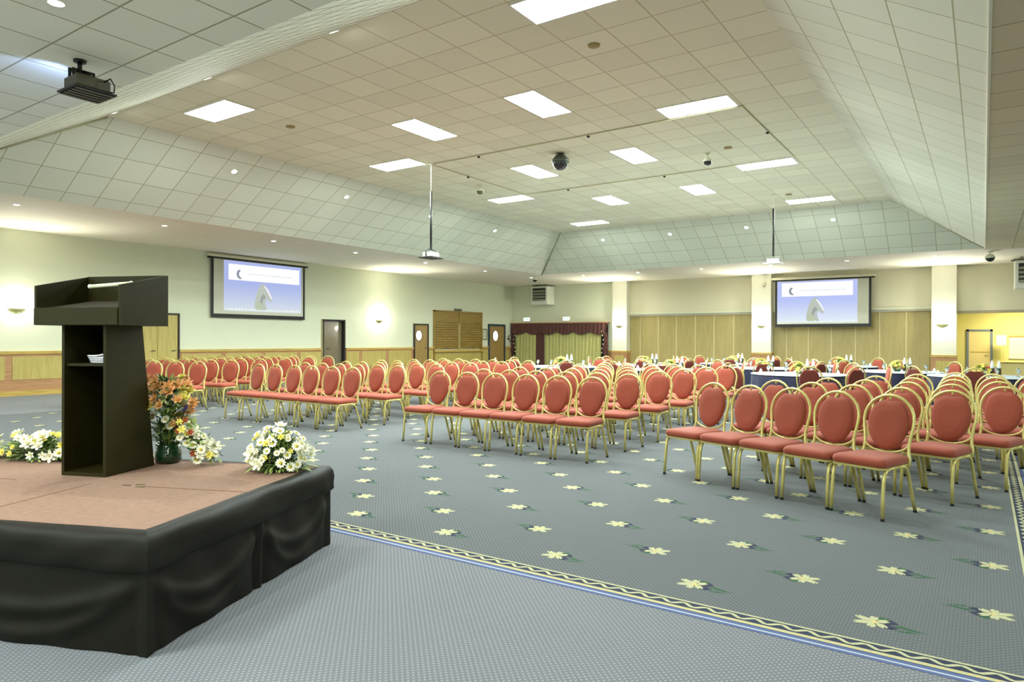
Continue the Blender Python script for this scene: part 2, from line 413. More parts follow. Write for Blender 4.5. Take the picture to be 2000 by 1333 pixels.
# ---- wainscot on the left wall
def wains(name, y0, y1):
    mb = MB(); t = .03
    mb.box(XL, XL+t, y0, y1, 0, .93, M_WOODP); mb.box(XL, XL+t+.03, y0, y1, .93, 1.0, M_WOODC)
    mb.box(XL, XL+t+.02, y0, y1, 0, .11, M_WOODC)
    # raised panels
    y = 6.22
    while y > y0: y -= 1.3
    while y < y1:
        a, b = max(y+.07, y0+.02), min(y+1.3-.07, y1-.02)
        if b-a > .1: mb.box(XL+t, XL+t+.012, a, b, .36, .88, M_WOODY)
        y += 1.3
    struct(mb.build(name))
k = 1
for a, b in ((YB, 8.95), (10.14, 14.92), (15.98, 19.3), (20.15, 20.44), (23.62, 24.07), (25.3, 26.0)):
    wains('baseboard_%d' % k, a, b); k += 1
mb = MB(); mb.box(-12.98, -12.62, YF-.03, YF, 0, .86, M_WOODP); mb.box(-12.98, -12.62, YF-.05, YF, .80, .87, M_WOODC); struct(mb.build('baseboard_far'))

# ---- doors of the left wall
def door(i, y0, y1, z1, frame, leaf, leaves=1, oval=None, handle=None, fw=.05):
    e_ = bpy.data.objects.new('door_%d' % i, None); COL.objects.link(e_); e_.location = (XL, (y0+y1)/2, 0); e_['kind'] = 'structure'
    c = (y0+y1)/2
    mb = MB()
    mb.box(0, .06, y0-c-fw, y0-c, 0, z1+fw, frame); mb.box(0, .06, y1-c, y1-c+fw, 0, z1+fw, frame); mb.box(0, .06, y0-c, y1-c, z1, z1+fw, frame)
    mb.build('door_frame', e_)
    w = (y1-y0)/leaves
    for k in range(leaves):
        a = y0-c+k*w+.004; b = a+w-.008
        mb = MB(); mb.bbox(.0, .035, a, b, .01, z1-.005, leaf, .004); lf = mb.build('door_leaf', e_)
        if oval:
            oc, oz, rx, rz = oval
            mb = MB(); n = 24
            ring = [[(.036+d, oc-c+(rx+s_)*math.cos(2*PI*q/n), oz+(rz+s_)*math.sin(2*PI*q/n)) for q in range(n)] for d, s_ in ((0, .02), (.012, .02), (.012, 0), (0, 0))]
            mb.loft(ring, frame); mb.build('window_rim', lf)
            mb = MB(); mb.face([(.042, oc-c+rx*math.cos(2*PI*q/n), oz+rz*math.sin(2*PI*q/n)) for q in range(n)], E_OVAL); mb.build('window_pane', lf)
        hy = (b-.08) if (handle or 'r') == 'r' else (a+.08)
        mb = MB(); mb.tube([(.035, hy, .98), (.08, hy, .98), (.08, hy-.1 if (handle or 'r') == 'r' else hy+.1, .98)], .011, M_GREYM, n=8); mb.build('door_handle', lf)
    return e_
door(1, 9.0, 10.09, 1.93, M_DARKF, M_WOODY, leaves=2, fw=.04)
door(2, 19.37, 20.1, 1.85, M_DARKF, M_DOORB, oval=(19.59, 1.45, .16, .19))
door(3, 24.16, 25.24, 1.90, M_NAVYP, M_DOORB, oval=(24.58, 1.47, .18, .22), fw=.09)
# the open dark doorway with its half-open leaf
e4 = bpy.data.objects.new('door_4', None); COL.objects.link(e4); e4.location = (XL, D0, 0); e4['kind'] = 'structure'
mb = MB(); mb.box(-.2, .02, -.03, .03, 0, DZ+.03, mat('jamb_wood', (150, 140, 96), .6)); mb.box(-.2, .02, D1-D0-.02, D1-D0+.03, 0, DZ+.03, M_DARKF); mb.box(-.2, .02, 0, D1-D0, DZ-.02, DZ+.03, M_DARKF); mb.build('door_frame', e4)
mb = MB(); mb.box(-.17, -.13, .2, D1-D0-.02, .01, DZ-.03, mat('door_dark', (122, 112, 92), .16, coat=.5)); lf = mb.build('door_leaf', e4)
mb = MB(); mb.box(-.2, -.16, .12, .2, 0, DZ-.02, M_DARKF); mb.build('door_edge', e4)
mb = MB(); mb.tube([(-.13, .30, .98), (-.08, .30, .98), (-.08, .40, .98)], .011, M_GREYM); mb.build('door_handle', lf)

# ---- shutter counter in the left wall
t = thing('serving_hatch', 'wide brown wooden serving hatch with two closed roller shutters over a panelled counter', 'hatch', (XL, 22.02, 0))
def hb(name, parts):
    mb = MB()
    for (y0, y1, z0, z1, x1, m) in parts: mb.bbox(0, x1, y0-22.02, y1-22.02, z0, z1, m, .005)
    return mb.build(name, t)
hb('frame', [(20.45, 20.53, 0, 2.46, .07, M_SHUT), (23.52, 23.6, 0, 2.46, .07, M_SHUT), (20.45, 23.6, 2.4, 2.46, .07, M_SHUT), (21.97, 22.07, .9, 1.98, .08, M_WOODT)])
hb('header_panel', [(20.53, 21.99, 1.98, 2.4, .05, M_SHUT), (22.03, 23.52, 1.98, 2.4, .05, M_SHUT)])
for (a, b) in ((20.53, 21.97), (22.07, 23.52)):
    mb = MB(); n = 11
    for q in range(n):
        z0 = .92+q*(1.06/n); mb.bbox(.0, .045, a-22.02, b-22.02, z0, z0+1.06/n-.008, M_SHUT, .012)
    sh = mb.build('shutter', t)
    mb = MB(); mb.tube([(.07, (a+b)/2-22.02-.2, .96), (.07, (a+b)/2-22.02+.2, .96)], .012, M_GREYM); mb.build('pull_bar', sh)
hb('counter_front', [(20.53, 23.52, 0, .80, .06, M_WOODY)])
hb('counter_top', [(20.45, 23.6, .80, .88, .16, M_WOODC)])
mb = MB(); mb.bbox(XL, XL+.06, 21.75, 22.2, 2.47, 2.56, mat('sign_grey', (120, 116, 100), .6), .006)
for k in range(5): mb.box(XL+.06, XL+.064, 21.8+k*.075, 21.84+k*.075, 2.495, 2.535, M_DARKF)
tag(mb.build('door_sign'), 'small grey plate fixed above the middle of the serving hatch', 'sign')
# picture between hatch and last door
t = thing('wall_notice', 'small framed notice between serving hatch and navy-framed door', 'picture', (XL, 23.82, 1.53))
mb = MB()
for a, b, c, d in ((-.18, .18, .2, .24), (-.18, .18, -.24, -.2), (-.18, -.14, -.2, .2), (.14, .18, -.2, .2)): mb.bbox(0, .025, a, b, c, d, mat('olive_frame', (112, 112, 66), .5), .004)
mb.build('frame', t)
mb = MB(); mb.box(0, .012, -.14, .14, -.2, .2, mat('paper', (204, 208, 180), .8)); mb.build('sheet', t)
# small cross-shaped fitting in the corner next to the curtains
t = thing('wall_bracket', 'small dark branching wall bracket in the corner beside the curtains', 'bracket', (XL, 25.6, 1.35))
mb = MB(); mb.bbox(0, .03, -.04, .04, -.05, .05, M_DARKF, .005); mb.build('plate', t)
mb = MB()
for a, z in ((-.15, .12), (.12, .0), (-.05, -.12)): mb.tube([(.02, 0, 0), (.1, a*.6, z*.3), (.16, a, z)], .012, M_DARKF); mb.lathe([(0, -.035), (.035, -.02), (.035, .02), (0, .035)], M_DARKF, n=10, c=(.16, a, z))
mb.build('arms', t)

# ---- yellow room behind the opening
yb = MB(); Y2 = 29.0
yb.box(-2.4, 5.0, Y2, Y2+.15, 0, 2.6, M_YELLOW)
yb.box(-2.5, -2.4, YF+.3, Y2, 0, 2.6, M_YELLOW); yb.box(5, 5.1, YF+.2, Y2, 0, 2.6, M_YELLOW)
yb.box(-2.4, 5.0, YF+.25, Y2, 2.6, 2.7, M_YELLOW)
struct(yb.build('wall_annex'))
yl = thing('annex_light', 'flat ceiling light inside the yellow side room', 'light', (1.0, 27.6, 2.59))
mb = MB(); mb.box(-.6, .6, -.3, .3, -.03, 0, M_WHITEM); mb.build('housing', yl)
mb = MB(); mb.face([(-.57, -.27, -.031), (.57, -.27, -.031), (.57, .27, -.031), (-.57, .27, -.031)], emit('annex_glow', (255, 246, 205), 14)); mb.build('diffuser', yl)
e5 = bpy.data.objects.new('door_5', None); COL.objects.link(e5); e5.location = (-.11, Y2, 0); e5['kind'] = 'structure'
FB = mat('blue_grey_frame', (128, 140, 158), .5)
mb = MB(); mb.box(-.38, -.31, -.05, 0, 0, 1.73, FB); mb.box(.31, .38, -.05, 0, 0, 1.73, FB); mb.box(-.38, .38, -.05, 0, 1.66, 1.73, FB); mb.build('door_frame', e5)
mb = MB(); mb.box(-.31, .31, -.03, 0, 0, 1.66, mat('door_peach', (238, 220, 156), .6)); mb.box(-.28, .28, -.036, -.03, .92, .95, M_WOODC); lf = mb.build('door_leaf', e5)
mb = MB(); mb.tube([(.25, -.03, .86), (.25, -.07, .86), (.16, -.07, .86)], .01, M_WHITEM); mb.build('door_handle', lf)
t = thing('sign_stand', 'white square sign on a thin post in the yellow side room', 'sign', (.50, Y2-.4, 0))
mb = MB(); mb.lathe([(0, 0), (.16, 0), (.16, .015), (.02, .03)], M_GREYM, n=20); mb.build('base', t)
mb = MB(); mb.tube([(0, 0, .02), (0, 0, 1.2)], .012, mat('post_olive', (200, 190, 90), .4)); mb.build('pole', t)
mb = MB(); mb.bbox(-.14, .14, -.015, .015, 1.17, 1.52, M_WHITEM, .006); mb.build('sign_board', t)
t = thing('notice_board', 'pale notice board with wooden top rail on the yellow room wall', 'board', (1.2, Y2-.02, 0))
mb = MB(); mb.bbox(-.48, .6, -.02, .01, .72, 1.46, mat('board_pale', (250, 248, 214), .7), .004); mb.build('board', t)
mb = MB(); mb.bbox(-.48, .6, -.035, .01, 1.46, 1.51, M_WOODC, .004); mb.build('top_rail', t)
t = thing('reception_desk', 'light wooden reception desk with a darker top in the yellow side room', 'desk', (1.25, Y2-1.0, 0))
mb = MB(); mb.bbox(-.75, .8, -.3, .3, 0, .60, mat('desk_pale', (238, 226, 160), .6), .01); mb.build('body', t)
mb = MB(); mb.bbox(-.8, .85, -.35, .35, .60, .65, M_WOODC, .01); mb.build('desktop', t)
mb = MB(); mb.bbox(.15, .2, -.34, -.3, .0, 1.05, M_WOODC, .01); mb.build('corner_post', t)

# ================================================================== LIGHTS ON THE CEILING
def panel_light(x, y, sx, sy_, z, label, first=[None, None]):
    k = 0 if sx > sy_ else 1
    if first[k] is None:
        t = thing('ceiling_light', label, 'light', (x, y, z), 0, 'square fluorescent panels in the raised ceiling')
        mb = MB(); w = .025
        for a, b, c, d in ((-sx/2, sx/2, -sy_/2, -sy_/2+w), (-sx/2, sx/2, sy_/2-w, sy_/2), (-sx/2, -sx/2+w, -sy_/2+w, sy_/2-w), (sx/2-w, sx/2, -sy_/2+w, sy_/2-w)): mb.box(a, b, c, d, -.012, 0, M_WHITEM)
        mb.build('frame', t)
        mb = MB(); mb.face([(-sx/2+w, -sy_/2+w, -.006), (-sx/2+w, sy_/2-w, -.006), (sx/2-w, sy_/2-w, -.006), (sx/2-w, -sy_/2+w, -.006)], E_PANEL); mb.build('diffuser', t, recalc=False)
        first[k] = t; return t
    return dup(first[k], (x, y, z), 0, label)
AY = [6.25, 10.2, 14.27, 18.5]; names = ['nearest', 'second', 'third', 'farthest']
for y, nm in zip(AY, names):
    panel_light(-9.85, y, 1.12, .56, H2, 'bright crosswise ceiling panel light, %s in the left column' % nm)
    panel_light(-3.61, y, 1.12, .56, H2, 'bright crosswise ceiling panel light, %s in the right column' % nm)
for y, nm in zip([8.77, 12.22, 15.8], ['nearest', 'middle', 'farthest']):
    panel_light(-7.82, y, .56, 1.13, H2, 'bright lengthwise ceiling panel light, %s of the inner left column' % nm)
    panel_light(-5.55, y, .56, 1.13, H2, 'bright lengthwise ceiling panel light, %s of the inner right column' % nm)
# hall lights behind and beside the photographer
for qi, (x, y) in enumerate(((-9, -1.5), (-4, -1.2), (-4, -4.6), (1.5, -1.2), (-9, -4.6), (1.5, -4.6), (-13.5, -1.2), (4.5, 5), (4.5, 11), (4.5, 17))):
    dup([o for o in COL.objects if o.name.startswith('ceiling_light')][0], (x, y, H), 0, '%s ceiling panel light of the low side ceiling' % ORD[qi], 'panel lights behind the photographer')

# downlights
SPOT = []
def downlight(loc, nrm, label, group, power):
    q = Vector((0, 0, -1)).rotation_difference(Vector(nrm).normalized())
    if not SPOT:
        t = thing('downlight', label, 'light', loc, 0, group); t.rotation_mode = 'XYZ'
        mb = MB(); mb.lathe([(.048, -.001), (.049, -.008), (.062, -.010), (.066, 0)], M_WHITEM, n=20); mb.build('trim_ring', t)
        mb = MB(); mb.face([(.048*math.cos(2*PI*k/16), .048*math.sin(2*PI*k/16), -.004) for k in range(16)], E_SPOT); mb.build('lens', t)
        SPOT.append(t)
    else: t = dup(SPOT[0], loc, (0, 0, 0), label, group)
    t.rotation_euler = q.to_euler()
    ld = bpy.data.lights.new('spot_beam', 'SPOT'); ld.energy = power; ld.spot_size = 2.4; ld.spot_blend = .8; ld.color = (1, .97, .90); ld.shadow_soft_size = .04
    lo = bpy.data.objects.new('spot_beam', ld); COL.objects.link(lo); lo.parent = t; lo.location = (0, 0, -.03)
    return t
sl = 1.136/1.92; L1 = math.hypot(1, sl)
nL = (sl/L1, 0, -1/L1); nR = (-sl/L1, 0, -1/L1); nF = (0, -sl/L1, -1/L1); nN = (0, .5488/1.1407, -1/1.1407)
def zL(x): return H+(x-CX0)*sl
for k, y in enumerate((7.98, 10.85, 13.75, 16.65)):
    downlight((-12.07, y, zL(-12.07)), nL, 'small bright spotlight, %s along the left ceiling slope' % names[k], 'spotlights on the ceiling slopes', SPOT_W)
for k, x in enumerate((-10.25, -7.96, -5.65, -3.35)):
    downlight((x, 20.16, H+(CY1-20.16)*sl), nF, 'small bright spotlight, %s from left on the far ceiling slope' % ORD[k], 'spotlights on the ceiling slopes', SPOT_W)
for k, y in enumerate((7.93, 10.95, 13.94, 17.15)):
    downlight((-1.41, y, H+(CX1+1.41)*sl), nR, 'small bright spotlight, %s along the right ceiling slope' % names[k], 'spotlights on the ceiling slopes', SPOT_W)
for k, x in enumerate((-11.0, -8.5, -6.03)):
    downlight((x, 5.22, H+(5.22-CY0)*1.136/2.07), nN, 'small bright spotlight, %s from left at the near edge of the raised ceiling' % ORD[k], 'spotlights on the ceiling slopes', SPOT_W)
for k, y in enumerate((5.19, 7.92, 10.66, 13.35, 16.27, 19.4, 22.4)):
    downlight((-14.48, y, H), (0, 0, -1), 'small downlight in the left soffit, %s from the near end' % ORD[k], 'downlights in the lower soffit', 10)
for k, x in enumerate((-12.35, -10.15, -7.85, -5.6, -3.39, -1.11)):
    downlight((x, 22.7, H), (0, 0, -1), 'small downlight in the far soffit, %s from left' % ORD[k], 'downlights in the lower soffit', 10)
downlight((-5.52, 2.22, H), (0, 0, -1), 'bright downlight in the tiled near ceiling beside the black projector', 'downlights in the near ceiling', 16)
for qi, x in enumerate((-13., -10.5, -8., -3., -.5)):
    downlight((x, .4, H), (0, 0, -1), '%s downlight from left in the low near ceiling' % ORD[qi], 'downlights outside the picture', 16)

# wall sconces
SCN = []
def sconce(loc, rz, label, power=SCONCE_W, up=2.2):
    if not SCN:
        t = thing('wall_sconce', label, 'wall light', loc, rz, 'half bowl wall lights')
        mb = MB(); n = 16; rings = []
        for r, z in ((.012, -.10), (.07, -.085), (.12, -.045), (.16, 0), (.155, .004), (.11, -.04), (.06, -.075)):
            rings.append([(r*math.cos(PI*k/n), -r*math.sin(PI*k/n)*.85-.002, z) for k in range(n+1)])
        mb.loft(rings, mat('sconce_olive', (196, 190, 130), .5), closed=False, smooth=True); mb.build('bowl', t)
        mb = MB(); mb.bbox(-.05, .05, -.015, 0, -.10, .0, M_WHITEM, .004); mb.build('back_plate', t)
        mb = MB(); rr = []
        for r, z in ((.135, -.005), (.13, .05), (.10, .10), (.04, .125)):
            rr.append([(r*math.cos(PI*k/n), -r*math.sin(PI*k/n)*.8-.003, z) for k in range(n+1)])
        mb.loft(rr, E_SCONCE, closed=False, smooth=True); mb.build('glass_shade', t)
        SCN.append(t)
    else: t = dup(SCN[0], loc, rz, label)
    ld = bpy.data.lights.new('sconce_lamp', 'POINT'); ld.energy = power; ld.color = (1, .97, .80); ld.shadow_soft_size = .1
    lo = bpy.data.objects.new('sconce_lamp', ld); COL.objects.link(lo); lo.parent = t; lo.location = (0, -.09, .03)
    ld = bpy.data.lights.new('sconce_uplight', 'SPOT'); ld.energy = power*up; ld.color = (1, .97, .84); ld.shadow_soft_size = .08; ld.spot_size = 1.7; ld.spot_blend = 1
    lo = bpy.data.objects.new('sconce_uplight', ld); COL.objects.link(lo); lo.parent = t; lo.location = (0, -.2, .15); lo.rotation_euler = (PI+.62, 0, 0)
    return t
sconce((XL, 6.38, 1.95), PI/2, 'glowing half bowl wall light on the left wall behind the lectern', SCONCE_W*1.1)
sconce((XL, 17.53, 1.98), PI/2, 'glowing half bowl wall light on the left wall right of the screen', SCONCE_W*.6)
sconce((-12.3, YF-.3, 1.90), 0, 'glowing half bowl wall light on the leftmost far pillar', SCONCE_W*1.15, 1.6)
sconce((-6.66, YF-.3, 1.86), 0, 'glowing half bowl wall light on the middle far pillar', SCONCE_W*1.15, 1.6)
sconce((-1.08, YF-.3, 1.85), 0, 'glowing half bowl wall light on the right far pillar', SCONCE_W*1.15, 1.6)

# ================================================================== CEILING FITTINGS
def dome(loc, r, stem, label, m_top, m_ball):
    t = thing('dome_camera', label, 'camera', loc, 0, 'dome cameras hanging from the ceiling')
    mb = MB(); mb.lathe([(0, 0), (r*.5, 0), (r*.5, -.015), (.012, -.02), (.012, -stem), (r*.55, -stem-.01), (r*.98, -stem-r*.55), (r, -stem-r*.9), (0, -stem-r*.9)], m_top, n=24); mb.build('housing', t)
    mb = MB(); mb.lathe([(r*.9, -stem-r*.9)]+[(r*.9*math.cos(a*PI/12), -stem-r*.9-r*.85*math.sin(a*PI/12)) for a in range(1, 6)]+[(.001, -stem-r*1.75)], m_ball, n=24); mb.build('lens_dome', t)
GLB = mat('smoked_glass', (34, 38, 38), .12, coat=.5)
dome((-6.66, 11.31, H2), .165, .03, 'large dark dome camera hanging from the middle of the raised ceiling', mat('dark_green_plastic', (62, 70, 58), .35), GLB)
dome((-4.33, 12.85, H2), .088, .08, 'small pale dome camera under the right side of the raised ceiling', M_WALL, GLB)
dome((-9.56, 12.61, H2), .088, .06, 'small pale dome camera under the left side of the raised ceiling', M_WALL, mat('grey_glass', (96, 98, 72), .2))
dome((.14, 22.5, H), .12, .06, 'dome camera under the far right corner of the soffit', M_WALL, GLB)
dome((-14.05, 22.0, H), .10, .05, 'dome camera under the far left corner of the soffit', M_WALL, GLB)
for k, (x, y, lb) in enumerate(((-9.57, 7.37, 'left panel light'), (-3.88, 7.37, 'nearest right panel light'), (-3.885, 12.65, 'second right panel light'), (-3.9, 17.5, 'farthest right panel light'))):
    mb = MB(); mb.lathe([(0, 0), (.075, 0), (.07, -.018), (0, -.02)], mat('vent_olive', (160, 146, 92), .6), n=20, c=(x, y, H2))
    tag(mb.build('ceiling_disc'), 'round olive disc in the raised ceiling near the %s' % lb, 'vent', 'round discs in the raised ceiling')
def conduit(a, b, label, dots=()):
    t = thing('ceiling_conduit', label, 'conduit', (0, 0, H2), 0, 'thin conduits under the raised ceiling')
    mb = MB(); mb.tube([(a[0], a[1], -.012), (b[0], b[1], -.012)], .009, mat('conduit_cream', (208, 202, 160), .5), n=6); mb.build('pipe', t)
    for d in dots:
        mb = MB(); mb.lathe([(0, -.03), (.028, -.03), (.024, -.055), (0, -.06)], M_DARKF, n=10, c=(d[0], d[1], 0)); mb.build('sensor', t)
conduit((-9.2, 10.53), (-3.0, 10.5), 'thin cream conduit crossing the ceiling below the second panel lights', [(-8.02, 10.53), (-5.64, 10.52)])
conduit((-9.2, 14.0), (-3.1, 14.0), 'thin cream conduit crossing the ceiling before the third panel lights', [(-8.03, 14.0), (-5.66, 14.0)])
conduit((-9.22, 10.53), (-9.22, 14.0), 'thin cream conduit running lengthwise on the left of the ceiling', [(-9.21, 11.72)])
conduit((-3.02, 10.5), (-3.02, 14.0), 'thin cream conduit running lengthwise on the right of the ceiling', [(-3.02, 12.0)])

# projectors
def ceiling_projector(loc, drop0, drop1, rz, label, pale=False):
    """pole from drop0 to drop1 below loc, then cage, shelf plate and projector; throws towards local -y"""
    t = thing('ceiling_projector', label, 'projector', loc, rz, 'projectors hanging from the ceiling')
    body = M_WHITEM if pale else mat('projector_grey', (196, 200, 186), .5)
    mb = MB(); mb.tube([(0, 0, 0), (0, 0, -drop0)], .009, M_SOFFIT); mb.lathe([(0, 0), (.06, 0), (.05, -.02), (0, -.02)], M_WHITEM, n=16); mb.build('ceiling_pole', t)
    mb = MB(); mb.tube([(0, 0, -drop0), (0, 0, -drop1)], .022, M_BLACK2, n=10); mb.build('drop_pole', t)
    z = -drop1
    mb = MB()
    for sx in (-1, 1):
        mb.tube([(0, 0, z), (sx*.13, 0, z-.01), (sx*.15, 0, z-.05), (sx*.15, 0, z-.16)], .011, M_BLACK2 if not pale else M_GREYM)
    mb.build('cage', t)
    mb = MB(); mb.bbox(-.21, .21, -.16, .16, z-.18, z-.16, M_BLACK2 if not pale else M_WHITEM, .005); mb.build('shelf_plate', t)
    mb = MB(); mb.bbox(-.13, .13, -.12, .12, z-.158, z-.06, body, .015); b_ = mb.build('projector_body', t)
    n = 12; mb = MB(); mb.loft([[(.06+r*math.cos(2*PI*k/n), y, z-.11+r*math.sin(2*PI*k/n)) for k in range(n)] for r, y in ((.035, -.12), (.035, -.14), (.02, -.14), (.001, -.13))], M_BLACK2); mb.build('lens', b_)
ceiling_projector((-9.2, 10.5, H2), .56, 1.74, -PI/2, 'black ceiling projector on a long pole facing the left wall screen')
ceiling_projector((-4.23, 17.4, H2), .33, 1.5, PI, 'pale ceiling projector on a long pole facing the far right screen', pale=True)
# near black projector
t = thing('ceiling_projector', 'black projector on a cage shelf just above the lectern side of the hall', 'projector', (-6.5, 2.80, H), 0, 'projectors hanging from the ceiling')
mb = MB(); mb.lathe([(0, 0), (.05, 0), (.05, -.02), (.02, -.025)], M_BLACK2, n=16); mb.tube([(0, 0, 0), (0, 0, -.11)], .02, M_BLACK2); mb.build('drop_pole', t)
mb = MB()
for a, b in ((-.05, -.08), (-.05, .08)):
    mb.tube([(0, b*.3, -.09), (.0, b, -.10), (.0, b, -.30)], .016, M_BLACK2, flat=.8)
    mb.tube([(0, b*.3, -.09), (.07, b, -.11), (.09, b, -.30)], .014, M_BLACK2)
mb.box(-.012, .012, -.09, .09, -.12, -.09, M_BLACK2)
mb.build('cage', t)
mb = MB(); mb.box(-.02, .30, -.17, .17, -.325, -.31, M_BLACK2)
for k in range(5): mb.box(-.01+k*.065, .03+k*.065, -.15, .15, -.335, -.325, mat('plate_dark', (34, 34, 34), .4))
mb.build('shelf_plate', t)
mb = MB(); mb.bbox(.03, .27, -.14, .14, -.305, -.20, mat('projector_brown', (70, 66, 44), .45), .012); b_ = mb.build('projector_body', t)
mb = MB(); mb.lathe([(0, 0), (.035, 0), (.035, .02), (.0, .02)], M_WHITEM, n=14, c=(.02, 0, -.27)); mb.build('lens', b_)
ld = bpy.data.lights.new('projector_lamp', 'SPOT'); ld.energy = 5; ld.color = (.35, .5, 1); ld.spot_size = 1.5; ld.spot_blend = .6; ld.shadow_soft_size = .03
lo = bpy.data.objects.new('projector_lamp', ld); COL.objects.link(lo); lo.parent = t; lo.location = (-.06, .02, -.24); lo.rotation_euler = Vector((0, 0, -1)).rotation_difference(Vector((-1, -.25, .22)).normalized()).to_euler()
mb = MB(); mb.tube([(.27, .08, -.22), (.33, .10, -.20), (.36, .12, -.26), (.33, .13, -.31), (.28, .12, -.30)], .006, M_BLACK2); mb.build('cable', b_)

# heaters on the far wall
HT = thing('wall_heater', 'white louvred heater box high in the far left corner', 'heater', (-16.0, YF, 3.3), 0, 'louvred heater boxes')
mb = MB(); mb.bbox(-.42, .42, -.62, -.0, -.46, .34, M_WHITEM, .015); bd = mb.build('body', HT)
mb = MB(); mb.box(-.33, .33, -.63, -.62, -.28, .26, M_DARKF)
mb.build('grille_recess', HT)
for k in range(4):
    z = .13-k*.125; mb = MB(); mb.prism([(-.67, z-.045), (-.625, z+.04), (-.62, z+.04), (-.66, z-.05)], -.32, .32, mat('louvre_grey', (150, 158, 138), .5), axis='x'); mb.build('louvre', HT)
mb = MB(); mb.tube([(-.5, -.4, .36), (.0, -.4, .36)], .02, M_BLACK2); mb.box(-.45, .3, -.42, -.38, .35, .41, M_GREYM); mb.build('hanger_rail', HT)
dup(HT, (1.15, 24.9, 3.28), 0, 'white louvred heater box high at the right edge above the yellow room')
# small speaker on middle column
mb = MB(); mb.bbox(-6.62, -6.50, YF-.38, YF-.3, 3.28, 3.42, mat('sensor_grey', (190, 190, 170), .5), .01); mb.lathe([(0, 0), (.03, 0), (.03, -.02), (0, -.02)], M_DARKF, n=10, c=(-6.56, YF-.34, 3.28))
tag(mb.build('wall_sensor'), 'small grey sensor box near the top of the middle far pillar', 'sensor')
for x, nm in ((-12.3, 'leftmost'),):
    mb = MB(); mb.bbox(x-.03, x+.03, YF-.31, YF-.3, 1.18, 1.30, mat('switch_cream', (214, 214, 190), .5), .004); tag(mb.build('light_switch'), 'small pale switch plate under the sconce on the leftmost far pillar', 'switch')

